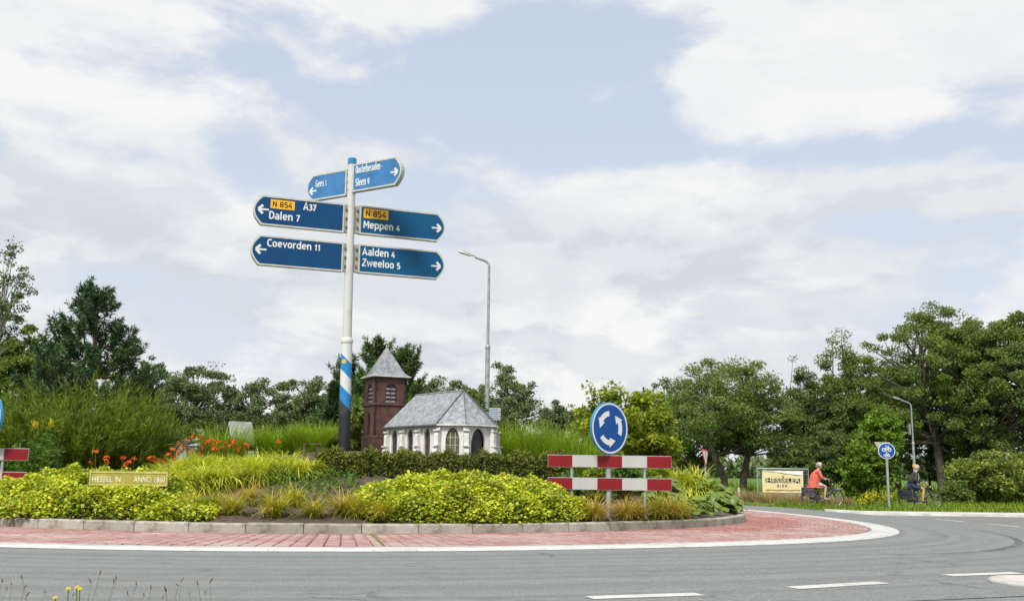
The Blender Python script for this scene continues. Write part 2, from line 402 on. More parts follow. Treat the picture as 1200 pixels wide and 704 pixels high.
def paint_mat():
    m, q = new_mat('road_paint'); o = q.n('ShaderNodeTexCoord').outputs['Object']
    a = q.n('ShaderNodeTexNoise', inp={'Vector': o, 'Scale': 2.4, 'Detail': 7.0, 'Roughness': .7}).outputs[0]
    b = q.n('ShaderNodeTexNoise', inp={'Vector': o, 'Scale': 26.0, 'Detail': 6.0, 'Roughness': .75}).outputs[0]
    c = q.mix(q.mr(a, .44, .70), (.50, .495, .475), (.36, .355, .33))
    c = q.mix(q.m('MULTIPLY', q.mr(b, .56, .66), q.mr(a, .38, .62, .25, .95)), c, (.20, .20, .19))
    s_ = q.n('ShaderNodeBsdfPrincipled', inp={'Base Color': c, 'Roughness': .75}); out(q, s_.outputs[0]); return m
M_LINE = paint_mat()
M_KERB = mat('kerb_concrete', (.33, .31, .265), .85, .2, 4.0, .35, 30, col2=(.18, .16, .13), thr=(.40, .64), rnd_=.16)
M_CONC = mat('pale_concrete', (.50, .485, .45), .8, .15, 2.0, .2, 40)
M_SOIL = mat('soil', (.085, .062, .045), .95, .3, 9.0, .9, 14, col2=(.045, .032, .024))

# ---- terrain, road, markings
rad = np.concatenate([np.arange(0, 20, 4), np.arange(20, 24.01, .5), np.arange(25, 60, 2.5), np.array([65, 75, 90, 120, 180, 300, 600, 1500, 4000])])
NS = 240; ang = np.linspace(0, 2 * np.pi, NS, endpoint=False)
def polar(radii, angs, zf, closed=True):
    A, Rr = np.meshgrid(angs, radii); x = CX + Rr * np.cos(A); y = CY + Rr * np.sin(A); z = zf(x, y)
    n = len(angs); nr = len(radii); k = np.arange(n if closed else n - 1); j = (k + 1) % n
    Fq = np.concatenate([np.stack([i * n + k, (i + 1) * n + k, (i + 1) * n + j, i * n + j], 1) for i in range(nr - 1)])
    return np.stack([x, y, z], -1).reshape(-1, 3), Fq
V, Fq = polar(rad, ang, ground)
tag(link('ground', np_mesh('ground', V, Fq, M_MEADOW, smooth=True)), kind='structure')
V, Fq = polar(np.concatenate([[13.6], np.linspace(14.2, 20.45, 13)]), np.linspace(0, 2 * np.pi, 360, endpoint=False), zt)
parts_ = [(V, Fq)]
def grid_road(x0, x1, y0, y1, st, off):
    xs = np.arange(x0, x1 + .01, st); ys = np.arange(y0, y1 + .01, st); xx, yy = np.meshgrid(xs, ys)
    zz = zt(xx, yy) + off; n = len(xs)
    i, j = np.meshgrid(np.arange(n - 1), np.arange(len(ys) - 1)); a = (j * n + i).ravel()
    F4 = np.stack([a, a + 1, a + n + 1, a + n], 1)
    rr = np.hypot(xx - CX, yy - CY).ravel(); keep = (rr[F4] > 20.1).any(1)
    return np.stack([xx, yy, zz], -1).reshape(-1, 3), F4[keep]
parts_.append(grid_road(9, 220, 24.4, 38.4, 1.0, -.004))
parts_.append(grid_road(.6, 16, -30, 14, 1.0, -.006))
V, Fq, mi = join_arrays(parts_)
tag(link('road', np_mesh('road', V, Fq, M_ASPH)), kind='structure')
V, Fq = polar(np.array([R_IN, R_IN + .015, R_OUT - .015, R_OUT]), np.linspace(0, 2 * np.pi, 360, endpoint=False), lambda x, y: zt(x, y) + np.where(np.abs(np.hypot(x - CX, y - CY) - (R_IN + R_OUT) / 2) < .29, .022, .003))
tag(link('white_ring_marking', np_mesh('white_ring_marking', V, Fq, M_LINE)), kind='structure')
def strip(name, pts, w, mt, off=.005, sub=6):
    q = []
    for a, b in zip(pts[:-1], pts[1:]):
        for k in range(sub): q.append(a.lerp(b, k / sub))
    q.append(pts[-1]); V = []
    for i, p in enumerate(q):
        t = (q[min(i + 1, len(q) - 1)] - q[max(i - 1, 0)]); t.z = 0; t.normalize(); s_ = Vector((-t.y, t.x, 0))
        for sg in (-1, 1):
            v = p + s_ * sg * w / 2; V.append((v.x, v.y, float(zt(v.x, v.y)) + off))
    k = np.arange(len(q) - 1) * 2
    return link(name, np_mesh(name, np.array(V), np.stack([k, k + 1, k + 3, k + 2], 1), mt))
for a, b, w in (((690, 700.2), (820, 696), .21), ((928, 688.8), (1035, 682.4), .21), ((1110, 674), (1192, 671), .2),
                ((1043, 604.2), (1064, 605.6), .17), ((1094, 607.9), (1130, 611), .17), ((1159, 613.6), (1193, 616.8), .17)):
    tag(strip('lane_dash', [hit(*a), hit(*b)], w, M_LINE), kind='structure')
mt_, q = new_mat('rubber_mark')
s_ = q.n('ShaderNodeBsdfPrincipled', inp={'Base Color': (.07, .072, .075, 1), 'Roughness': .75})
nz = q.n('ShaderNodeTexNoise', inp={'Vector': q.n('ShaderNodeTexCoord').outputs['Object'], 'Scale': 1.3, 'Detail': 6.0}).outputs[0]
out(q, q.n('ShaderNodeMixShader', inp={0: q.mr(nz, .3, .75, .12, .55), 1: q.n('ShaderNodeBsdfTransparent').outputs[0], 2: s_.outputs[0]}).outputs[0])
tag(strip('tyre_mark', [hit(*p) for p in ((1128, 620), (1147, 621.5), (1165, 624.2), (1180, 627.4), (1191, 631.5), (1195, 635.5), (1190, 639.2), (1172, 643.4), (1141, 646.6), (1100, 648.6), (1050, 650))], .16, mt_, .004), kind='structure')
# pale concrete edge of the exit road
mb = MB()
xs = list(np.linspace(12.2, 16, 12)) + list(np.linspace(17, 150, 50))
pr = []
for x in xs:
    f_ = min(1, (x - 12.2) / 2.2) ** .6; y0 = 38.4 + (1 - f_) * .9; y1 = y0 + max(.05, 1.95 * f_); z = float(zt(x, 39)) 
    pr.append(((x, y0, z - .05), (x, y0 + .03, z + .08), (x, y1, z + .085), (x, y1 + .05, z - .05)))
vs = [p for r_ in pr for p in r_]
mb.add(vs, [(i * 4 + k, (i + 1) * 4 + k, (i + 1) * 4 + k + 1, i * 4 + k + 1) for i in range(len(pr) - 1) for k in range(3)])
tag(mb.build('concrete_road_edge', M_CONC), kind='structure')
V = np.array([(x, y, float(ground(x, 43)) + .012) for x in np.linspace(2, 120, 60) for y in (42.1, 44.4)]); k = np.arange(59) * 2
tag(link('cycle_path', np_mesh('cycle_path', V, np.stack([k, k + 2, k + 3, k + 1], 1), M_ASPH)), kind='structure')
# splitter island nose, lower right
isl = empty('splitter_island', kind='structure')
tip = hit(1169, 677); ax = Vector((.5, -.86, 0)).normalized(); sd = Vector((ax.y, -ax.x, 0))
def nose(w, ln, inset):
    o_ = []
    for k in range(11):
        a = math.pi * k / 10; o_.append(tip + ax * (inset + (w - w * math.sin(a))) + sd * w * math.cos(a))
    return [o_[0] + ax * ln] + o_ + [o_[-1] + ax * ln]
for nm, w, inset, z, mm in (('island_kerb', .62, 0, .035, M_CONC), ('island_paving', .47, .15, .043, M_BRICKP)):
    mb = MB(); o_ = nose(w, 7, inset); n = len(o_); zi = float(zt(tip.x, 0)); z += zi
    mb.add([(p.x, p.y, zi - .05) for p in o_] + [(p.x, p.y, z - .02) for p in o_] + [(p.x + (tip + ax * 3 - p).normalized().x * .02, p.y + (tip + ax * 3 - p).normalized().y * .02, z) for p in o_],
           [tuple(range(2 * n, 3 * n))] + [(i, (i + 1) % n, n + (i + 1) % n, n + i) for i in range(n)] + [(n + i, n + (i + 1) % n, 2 * n + (i + 1) % n, 2 * n + i) for i in range(n)])
    mb.build(nm, mm, isl)
# ---- brick apron: the 300 bricks nearest the camera are parts, the others one mass
ap = empty('brick_apron', (0, 0, 0), kind='structure')
V, Fq = polar(np.array([10.7, 11.6, 12.4, 13.2, R_IN]), np.linspace(0, 2 * np.pi, 240, endpoint=False), lambda x, y: zt(x, y) - .003)
link('joint_bed', np_mesh('joint_bed', V, Fq, M_JOINT), ap)
BT, BR = .215, .108
mb = MB(); tt, tr_ = BT / 2 - .008, BR / 2 - .004
mb.add([(-tt, -tr_, -.02), (tt, -tr_, -.02), (tt, tr_, -.02), (-tt, tr_, -.02), (-tt + .006, -tr_ + .004, .022), (tt - .006, -tr_ + .004, .022), (tt - .006, tr_ - .004, .022), (-tt + .006, tr_ - .004, .022)],
       [(4, 5, 6, 7), (0, 1, 5, 4), (1, 2, 6, 5), (2, 3, 7, 6), (3, 0, 4, 7)])
bm_pale, bm_red = mb.mesh('brick', M_BRICK), mb.mesh('brick_red', M_BRICK2)
bv = np.array(mb.v); bf = np.array(mb.f)
rows = np.arange(R_K + .11, R_IN - .06, BR); sect = 2 * math.pi / 24
cand = []
for ri, rr in enumerate(rows):                                  # stack bond in sectors, so that joints run towards the centre
    for s_i in range(24):
        n = int(round(sect * rr / BT)) if True else 0
        nn = int(round(sect * 12.6 / BT))
        for k in range(nn):
            a = s_i * sect + (k + .5 + (.0 if True else 0)) * sect / nn
            cand.append((rr, a, sect * rr / nn / BT))
cand = np.array(cand); px_ = CX + cand[:, 0] * np.cos(cand[:, 1]); py_ = CY + cand[:, 0] * np.sin(cand[:, 1])
vis = (np.abs(px_) < py_ * .60 + 1.5) & (((py_ < 27)) | (px_ > CX + 8))
cand, px_, py_ = cand[vis], px_[vis], py_[vis]
dist = np.abs(px_ * 1.0 + .8) * .35 + py_; order = np.argsort(dist)
redness = cand[:, 0] < 11.25 + .5 * np.clip((px_ - 2.5) / 4, 0, 1) * (1 + np.sin(px_ * 3) * .2) + rng.normal(0, .06, len(cand)) + np.clip((px_ - 3.2) / 1.5, 0, 1) * .5 * (py_ < 29)
ptrs = {}
for i in order[:300]:
    a = cand[i, 1]
    o = link('brick', bm_red if redness[i] else bm_pale, ap, (px_[i], py_[i], float(zt(px_[i], 0)) + rng.normal(0, .0025)), (rng.normal(0, .012), rng.normal(0, .012), a + math.pi / 2), (cand[i, 2], 1, 1))
rest = order[300:]; c, s_ = np.cos(cand[rest, 1] + np.pi / 2), np.sin(cand[rest, 1] + np.pi / 2)
tilt = rng.normal(0, .012, (len(rest), 2)); B = bv[None] * np.stack([cand[rest, 2], np.ones(len(rest)), np.ones(len(rest))], 1)[:, None, :]
zz = B[..., 2] + zt(px_[rest], 0)[:, None] + rng.normal(0, .0025, len(rest))[:, None] + tilt[:, :1] * B[..., 0] + tilt[:, 1:] * B[..., 1]
V = np.stack([px_[rest][:, None] + c[:, None] * B[..., 0] - s_[:, None] * B[..., 1], py_[rest][:, None] + s_[:, None] * B[..., 0] + c[:, None] * B[..., 1], zz], -1).reshape(-1, 3)
Fq = (bf[None] + (np.arange(len(rest)) * 8)[:, None, None]).reshape(-1, 4)
o = link('brick', np_mesh('bricks', V, Fq, [M_BRICK, M_BRICK2], np.repeat(redness[rest].astype(int), 5)), ap); o['kind'] = 'stuff'
# ---- island kerb of one metre stones
kb = empty('island_kerb', (CX, CY, 0), kind='structure'); NK = 69; da = 2 * math.pi / NK; a0 = math.atan2(.0 - 28.393 + 17.6, X_at(424, 17.6, 623) - CX)
prof = [(R_K, -.05), (R_K - .012, .155), (R_K - .03, .178), (R_K - .17, .182), (R_K - .185, .17), (R_K - .185, -.05)]
def kerb_mesh():
    mb = MB(); g_ = .006 / R_K; st = 4; vs = []
    for k in range(st + 1):
        a = g_ + (da - 2 * g_) * k / st
        jr = (rnd.uniform(-.004, .004))
        for r_, z in prof: vs.append(((r_ + jr * (z > 0)) * math.cos(a), (r_ + jr * (z > 0)) * math.sin(a), z + jr * .5 * (z > 0)))
    n = len(prof)
    fs = [(k * n + i, (k + 1) * n + i, (k + 1) * n + i + 1, k * n + i + 1) for k in range(st) for i in range(n - 1)]
    fs += [tuple(range(n)), tuple(st * n + i for i in range(n))[::-1]]
    mb.add(vs, fs); return mb.mesh('kerb_stone', M_KERB)
kms = [kerb_mesh() for _ in range(5)]
for i in range(NK):
    link('kerb_stone', rnd.choice(kms), kb, (0, 0, float(zt(CX + R_K * math.cos(a0 + (i + .5) * da), 0)) + rnd.uniform(-.006, .006)), (0, 0, a0 + i * da))
M_MOSS = mat('moss', (.13, .16, .04), .95, .3, 30, .5, 40)
ms = strip('joint_moss', [hit(434, 626.5), hit(441, 632), hit(450, 641)], .06, M_MOSS, .026); ms['kind'] = 'stuff'
# ---- planted mound
rr = np.concatenate([np.linspace(0, 10.2, 44), [10.5, 10.75, 10.78]]); aa = np.linspace(0, 2 * np.pi, 260, endpoint=False)
def soilz(x, y):
    r = np.hypot(x - CX, y - CY); b = .035 * (np.sin(x * 5.1 + 2 * np.sin(y * 3.3)) * np.sin(y * 4.7 + x)) + .025 * np.sin(x * 13 + y * 7) * np.sin(y * 11 - x * 3)
    return mound(x, y) + b * sm((10.7 - r) / .4) + rng.normal(0, .018, x.shape) * (r < 10.6)
V, Fq = polar(rr, aa, soilz)
tag(link('flower_bed_soil', np_mesh('flower_bed_soil', V, Fq, M_SOIL, smooth=True)), kind='structure')
# ================================================================== SIGNS, CHURCH, LAMPS
M_POLE = mat('white_pole_paint', (.56, .565, .55), .5, .08, 3, .05, 30, col2=(.48, .48, .455), thr=(.45, .75))
M_FRAME = mat('sign_frame_grey', (.50, .495, .46), .5, .1, 5)
M_FRAME_D = mat('sign_edge_weathered', (.36, .345, .29), .6, .2, 4)
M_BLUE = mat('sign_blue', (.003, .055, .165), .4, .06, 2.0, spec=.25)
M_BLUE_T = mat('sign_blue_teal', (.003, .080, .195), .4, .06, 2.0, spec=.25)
M_BLUE_SHEEN = mat('sign_blue_sheen', (.05, .18, .40), .4, .10, 2.0, spec=.3)  # upper arms: sky reflection put into the base colour as a lighter blue
M_WHITE = mat('sign_white', (.70, .70, .69), .5, .03, 4)
M_YEL = mat('sign_amber', (.86, .44, .015), .5, .05, 4)
M_BLACK = mat('sign_black', (.02, .02, .02), .5)
M_STEEL = mat('galvanised_steel', (.42, .44, .45), .45, .12, 9, .05, 60, metal=.6)
M_DSTEEL = mat('dark_steel', (.10, .10, .10), .5, .2, 9)
M_RED = mat('sign_red', (.28, .007, .013), .45, .12, 5.0, spec=.3, foot=(-9, .5, (.17, .008, .012)))
M_PWHITE = mat('plank_white', (.50, .51, .51), .5, .10, 4.0, foot=(-9, .5, (.40, .40, .38)))
M_SBLUE = mat('disc_blue', (.003, .070, .29), .4, .06, 2.0, spec=.3)
M_SEDGE = mat('disc_edge_blue', (.03, .22, .46), .4, .08)

_font_cache = {}
def text_mesh(txt, size, mt, bold=.012, cond=1.0, align='LEFT', ext=.0015):
    cu = bpy.data.curves.new('lettering', 'FONT'); cu.body = txt; cu.size = size; cu.offset = bold * size; cu.extrude = ext
    cu.align_x = align; cu.resolution_u = 3
    ob = bpy.data.objects.new('lettering', cu); COL.objects.link(ob)
    dg = bpy.context.evaluated_depsgraph_get(); me = bpy.data.meshes.new_from_object(ob.evaluated_get(dg))
    bpy.data.objects.remove(ob); bpy.data.curves.remove(cu)
    me.materials.clear(); me.materials.append(mt)
    if cond != 1.0: me.transform(Matrix.Diagonal((cond, 1, 1, 1)))
    me.transform(Matrix.Rotation(math.pi / 2, 4, 'X')); me.name = 'lettering'
    return me
def _el(cx, cy, rx, ry, a0=90.0, a1=450.0, n=18):
    o_ = []
    for k in range(n + 1):
        a = math.radians(a0 + (a1 - a0) * k / n); c, s = math.cos(a), math.sin(a)
        o_.append((cx + rx * math.copysign(abs(c) ** .82, c), cy + ry * math.copysign(abs(s) ** .82, s)))
    return o_
def _cr(P, m=5):
    o_ = []; Q = [P[0]] + list(P) + [P[-1]]
    for i in range(1, len(Q) - 2):
        for k in range(m):
            t = k / m; p = [Q[i + j] for j in (-1, 0, 1, 2)]
            o_.append(tuple(.5 * (2 * p[1][c] + (p[2][c] - p[0][c]) * t + (2 * p[0][c] - 5 * p[1][c] + 4 * p[2][c] - p[3][c]) * t * t + (3 * p[1][c] - p[0][c] - 3 * p[2][c] + p[3][c]) * t ** 3) for c in (0, 1)))
    return o_ + [P[-1]]
_o = _el(.28, .365, .195, .285); _narc = _cr([(.09, .42), (.14, .58), (.28, .655), (.42, .58), (.455, .42), (.455, 0)])
_s = _cr([(.40, .57), (.25, .655), (.10, .56), (.13, .43), (.34, .32), (.41, .19), (.26, .075), (.06, .15)])
def _sc(P, kx, ky): return [(x * kx, y * ky) for x, y in P]
GLYPH = {' ': (.26, []), '-': (.36, [[(.06, .36), (.30, .36)]]),
 'C': (.56, [_el(.33, .5, .245, .425, 48, 312)]), 'o': (.56, [_o]), 'e': (.55, [[(.10, .375), (.46, .375)], _el(.28, .365, .195, .285, 2, 318)]),
 'v': (.50, [[(.05, .72), (.25, .06), (.45, .72)]]), 'r': (.38, [[(.09, 0), (.09, .73)], _cr([(.09, .44), (.15, .60), (.25, .655), (.35, .64)])]),
 'd': (.57, [_o, [(.475, 0), (.475, 1.02)]]), 'n': (.55, [[(.09, 0), (.09, .73)], _narc]), 'h': (.55, [[(.09, 0), (.09, 1.02)], _narc]),
 'D': (.61, [[(.1, .08), (.1, .92)], _cr([(.1, .92), (.28, .92), (.44, .84), (.53, .64), (.53, .36), (.44, .16), (.28, .08), (.1, .08)])]),
 'a': (.54, [_cr([(.44, 0), (.44, .45), (.38, .60), (.26, .655), (.11, .60)]), _el(.265, .215, .175, .145)]), 'l': (.24, [[(.1, 0), (.1, 1.02)]]),
 'M': (.74, [[(.1, 0), (.1, .94)], [(.1, .94), (.37, .36), (.64, .94)], [(.64, .94), (.64, 0)]]), 'p': (.56, [_o, [(.09, -.26), (.09, .73)]]),
 'A': (.62, [[(.05, 0), (.31, .97), (.57, 0)], [(.15, .29), (.47, .29)]]), 'Z': (.56, [[(.07, .92), (.49, .92), (.07, .08), (.51, .08)]]),
 'w': (.74, [[(.05, .72), (.20, .06), (.37, .62), (.54, .06), (.69, .72)]]), 'G': (.60, [_el(.34, .5, .25, .425, 48, 318), [(.53, .18), (.53, .46), (.36, .46)]]),
 's': (.48, [_s]), 'S': (.55, [_sc(_s, 1.16, 1.36)]), 'O': (.66, [_el(.33, .5, .25, .425)]), 't': (.40, [_cr([(.17, .95), (.17, .26), (.22, .10), (.36, .08)]), [(.03, .655), (.35, .655)]]),
 'N': (.64, [[(.1, 0), (.1, .97)], [(.1, .95), (.54, .05)], [(.54, .03), (.54, 1)]]),
 '1': (.42, [[(.06, .72), (.25, .92), (.25, 0)]]), '3': (.54, [_cr([(.08, .84), (.25, .92), (.41, .82), (.40, .62), (.24, .52)]), _cr([(.24, .52), (.42, .44), (.46, .24), (.30, .08), (.07, .14)])]),
 '4': (.56, [[(.36, .94), (.07, .30), (.50, .30)], [(.40, .52), (.40, 0)]]), '5': (.54, [[(.44, .92), (.13, .92), (.11, .50)], _cr([(.11, .50), (.27, .57), (.44, .47), (.45, .22), (.30, .08), (.07, .13)])]),
 '7': (.52, [[(.06, .92), (.46, .92), (.20, 0)]]), '8': (.56, [_el(.28, .715, .17, .205), _el(.28, .285, .20, .205)]), '9': (.55, [_el(.27, .66, .19, .26), _cr([(.46, .66), (.45, .35), (.36, .14), (.14, .08)])])}
def sign_text(txt, size, mt, cond=1.0, align='LEFT', wt=.17, digit=1.0):
    """strokes of a road sign alphabet laid as flat print; size = capital height"""
    V = []; Fc = []; x0 = 0.0; ns = 0
    for ch_ in txt:
        adv, strokes = GLYPH[ch_]; k_s = digit if ch_.isdigit() else 1.0
        for P in strokes:
            P = [((x0 + px_ * k_s) * cond, py_ * k_s) for px_, py_ in P]; ns += 1; n = len(P); b = len(V)
            closed = n > 3 and math.dist(P[0], P[-1]) < .01; h = wt / 2
            for i in range(n):
                a = P[i - 1] if i else (P[-2] if closed else None); c = P[i + 1] if i < n - 1 else (P[1] if closed else None)
                def dr(u, v):
                    L = math.dist(u, v) or 1e-6; return ((v[0] - u[0]) / L, (v[1] - u[1]) / L)
                d0 = dr(a, P[i]) if a else dr(P[i], c); d1 = dr(P[i], c) if c else d0
                m_ = (-(d0[1] + d1[1]), d0[0] + d1[0]); L = math.hypot(*m_) or 1e-6; m_ = (m_[0] / L, m_[1] / L)
                q_ = min(1.7, 1 / max(.3, m_[0] * -d1[1] + m_[1] * d1[0]))
                for sg in (1, -1): V.append(((P[i][0] + m_[0] * h * q_ * sg) * size, -.00025 * ns, (P[i][1] + m_[1] * h * q_ * sg) * size))
            Fc += [(b + 2 * i, b + 2 * i + 1, b + 2 * i + 3, b + 2 * i + 2) for i in range(n - 1)]
        x0 += (adv + .05) * k_s
    if align == 'CENTER': V = [(v[0] - x0 * cond * size / 2, v[1], v[2]) for v in V]
    me = bpy.data.meshes.new('lettering'); me.from_pydata(V, [], Fc); me.materials.append(mt); me.update(); return me
def arrow_mb(c, s, d, y0, y1):              # white arrow, points along d (+1 / -1) in X
    mb = MB(); w = s * .17
    mb.box((c[0] - d * s * .05, (y0 + y1) / 2, c[1]), (s * .85, y1 - y0, w))
    for sg in (-1, 1):
        p0 = (c[0] + d * s * .5, c[1]); L = s * .58; a = math.radians(135)
        dx_, dz_ = -d * L * .72, sg * L * .72
        nx, nz_ = -dz_ / L * w / 1.44 * 1.0, dx_ / L * w / 1.44
        o_ = [(p0[0] + nx, p0[1] + nz_), (p0[0] - nx, p0[1] - nz_), (p0[0] + dx_ - nx, p0[1] + dz_ - nz_), (p0[0] + dx_ + nx, p0[1] + dz_ + nz_)]
        mb.prism(o_, y0 - .0006 * (sg + 2), y1)
    return mb
# ---------------- the tall signpost in the middle of the island
PX, PY = X_at(403, 28.5, 523), 28.5
pz0 = float(mound(PX, PY)) - .08
post = empty('direction_signpost', (PX, PY, pz0), label='tall white signpost with six blue direction arms and a black foot', cat='signpost')
lean = Vector((at(412.8, 188, PY).x - PX, 0, at(412.8, 188, PY).z - pz0))
zl = lambda py: at(411, py, PY).z - pz0
ztop, zsh = zl(191), zl(401)
m, q = new_mat('post_bands'); o = q.n('ShaderNodeTexCoord').outputs['Object']; sp_ = q.n('ShaderNodeSeparateXYZ', inp={0: o}).outputs
v = q.m('ADD', sp_[2], q.m('MULTIPLY', sp_[0], 1.0))
c = q.mix(0.0, (.62, .625, .61), (.62, .625, .61))
zz = lambda py: at(403, py, PY).z - pz0
def band(lo, hi, col, c):
    f_ = q.m('MULTIPLY', q.m('GREATER_THAN', v, zz(hi)), q.m('LESS_THAN', v, zz(lo))); return q.mix(f_, c, col)
c = band(421, 439, (.012, .20, .50), c); c = band(457, 474.5, (.012, .20, .50), c); c = band(474.5, 560, (.018, .018, .022), c)
nz = q.n('ShaderNodeTexNoise', inp={'Vector': o, 'Scale': 4.0, 'Detail': 6.0}).outputs[0]
c = q.mix(q.mr(nz, .5, .8, 0, .18), c, (.30, .29, .25))
s_ = q.n('ShaderNodeBsdfPrincipled', inp={'Base Color': c, 'Roughness': .45}); out(q, s_.outputs[0]); M_BANDS = m
k_ = lean.x / lean.z
mb = MB(); mb.tube([(0, 0, 0), (k_ * zsh, 0, zsh)], [.165, .160], 24); mb.build('banded_foot', M_BANDS, post, True, sharp=40)
mb = MB(); mb.lathe([(.175, 0), (.178, .05), (.172, .11), (.128, .16)], 24, (k_ * zsh, 0, zsh - .02)); mb.build('collar', M_POLE, post, True, sharp=40)
mb = MB(); mb.tube([(k_ * zsh, 0, zsh), (k_ * ztop, 0, ztop)], [.135, .115], 24); mb.build('pole', M_POLE, post, True, sharp=40)
mb = MB(); mb.lathe([(.125, 0), (.128, .02), (.128, .17), (.11, .19)], 24, (k_ * ztop, 0, ztop - .05)); mb.build('pole_cap', M_SEDGE, post, True, sharp=40)
mb = MB(); mb.lathe([(.062, -.012), (.062, .006)], 16, M=Matrix.Translation((-.07, -.158, zz(424))) @ Matrix.Rotation(R(90), 4, 'X')); mb.build('sun_emblem', M_YEL, post)
def arm_outline(L, h, bulge, ins=0.0):
    x0, x1 = ins, L - ins; hh = h / 2 - ins; o_ = [(x0, -hh)]; ba = bulge
    for k in range(9):
        t = -1 + 2 * k / 8; o_.append((x1 - ba + ba * (1 - t * t), hh * t))
    o_.append((x0, hh)); return o_
def arm(py, yaw, side, L, h, blue, x0, thick, lines, arrow_s, frame_ins=.045):
    z = at(411, py, PY).z - pz0
    a = empty('direction_arm', (k_ * z, 0, z), 0, post); a.rotation_euler = (0, 0, R(yaw))
    T = thick / 2; mir = lambda P: [(side * (p[0] + x0), p[1]) for p in P][::1 if side > 0 else -1]
    mb = MB(); mb.prism(mir(arm_outline(L, h, .23)), -T + .012, T); mb.prism(mir([(p[0], p[1]) for p in arm_outline(L, h, .23)]), -T, -T + .012, 0, None, (mir(arm_outline(L, h, .22, frame_ins)),))
    mb.build('sign_box', M_FRAME, a)
    mb = MB(); mb.prism(mir(arm_outline(L, h, .22, frame_ins + .002)), -T + .006, -T + .011); mb.build('sign_face', blue, a)
    mb = MB(); mb.box((side * (x0 - .055), 0, 0), (.105, thick * .8, h * .96)); 
    mb.build('hinge_bracket', M_FRAME_D, a)
    for dz in (-.3, 0, .3):
        mb = MB(); mb.box((side * (x0 - .06), -thick * .4 - .012, dz * h), (.05, .03, .07)); mb.build('bolt', M_DSTEEL, a)
    mb = MB(); mb.box((side * (x0 / 2), 0, 0), (x0 * .9, .06, h * .9)); mb.build('mounting_plate', M_FRAME_D, a)
    ax_ = side * (x0 + L - .14 - arrow_s * .5)
    yf = -T + .002
    arrow_mb((ax_, lines['az']), arrow_s, side, yf, yf + .004).build('arrow', M_WHITE, a)
    for (txt, x, zt_, size, cond) in lines['text']:
        xx = side * x if side < 0 else x
        link('lettering', sign_text(txt, size * .80, M_WHITE, cond, wt=.17 if cond > .8 else .105, digit=lines.get('digit', .8)), a, (xx, yf + .002, zt_))
    for (txt, x, zt_, w, hh, size) in lines.get('plates', ()):
        mb = MB(); mb.box(((x + w / 2), yf + .001, zt_ + hh / 2), (w, .006, hh)); mb.build('road_number_plate', M_YEL, a)
        link('lettering', sign_text(txt, hh * .64, M_BLACK, 1.22, 'CENTER', .18), a, (x + w / 2, yf - .003, zt_ + hh * .18))
Y1 = 21
arm(257.2, Y1, -1, 2.60, .86, M_BLUE, .20, .17, dict(az=.02, plates=[('N 854', -2.33, .075, .68, .26, .23)],
    text=[('A37', 1.40, .12, .29, 1.0), ('Dalen 7', 2.36, -.24, .29, 1.08)]), .30)
arm(302.6, Y1, -1, 2.62, .86, M_BLUE, .20, .17, dict(az=.02, text=[('Coevorden 11', 2.38, .12, .275, 1.1)]), .30)
arm(257.0, Y1, 1, 2.64, .86, M_BLUE_T, .25, .17, dict(az=-.02, plates=[('N 854', .37, .065, .74, .29, .25)],
    text=[('Meppen 4', .37, -.24, .285, 1.06)]), .29)
arm(302.4, Y1, 1, 2.64, .86, M_BLUE_T, .25, .17, dict(az=-.03, text=[('Aalden 4', .36, .11, .285, 1.04), ('Zweeloo 5', .36, -.22, .285, 1.04)]), .29)
Y2 = -31
arm(213.5, Y2, -1, 1.56, .80, M_BLUE_SHEEN, .14, .15, dict(az=-.10, text=[('Gees 1', 1.35, .0, .29, .62)]), .26)
arm(210.3, Y2, 1, 1.80, .84, M_BLUE_SHEEN, .10, .17, dict(az=-.03, text=[('Oosterhesselen -', .21, .12, .30, .50), ('Sleen 9', .21, -.27, .31, .62)]), .26)

# ---------------- red and white barrier with roundabout disc
def disc_arrow(mb, r0, r1, a0, a1, y0, y1, head):
    o_ = [(r1 * math.cos(R(a0 + (a1 - a0) * k / 8)), r1 * math.sin(R(a0 + (a1 - a0) * k / 8))) for k in range(9)]
    rm = (r0 + r1) / 2; hw = (r1 - r0) * .95; sg = 1 if a1 > a0 else -1
    o_ += [((rm + hw) * math.cos(R(a1)), (rm + hw) * math.sin(R(a1))), (rm * math.cos(R(a1 + sg * head)), rm * math.sin(R(a1 + sg * head))), ((rm - hw) * math.cos(R(a1)), (rm - hw) * math.sin(R(a1)))]
    o_ += [(r0 * math.cos(R(a1 + (a0 - a1) * k / 8)), r0 * math.sin(R(a1 + (a0 - a1) * k / 8))) for k in range(9)]
    mb.prism(o_ if sg > 0 else o_[::-1], y0, y1)
def circ(r, n=40): return [(r * math.cos(2 * math.pi * k / n), r * math.sin(2 * math.pi * k / n)) for k in range(n)]
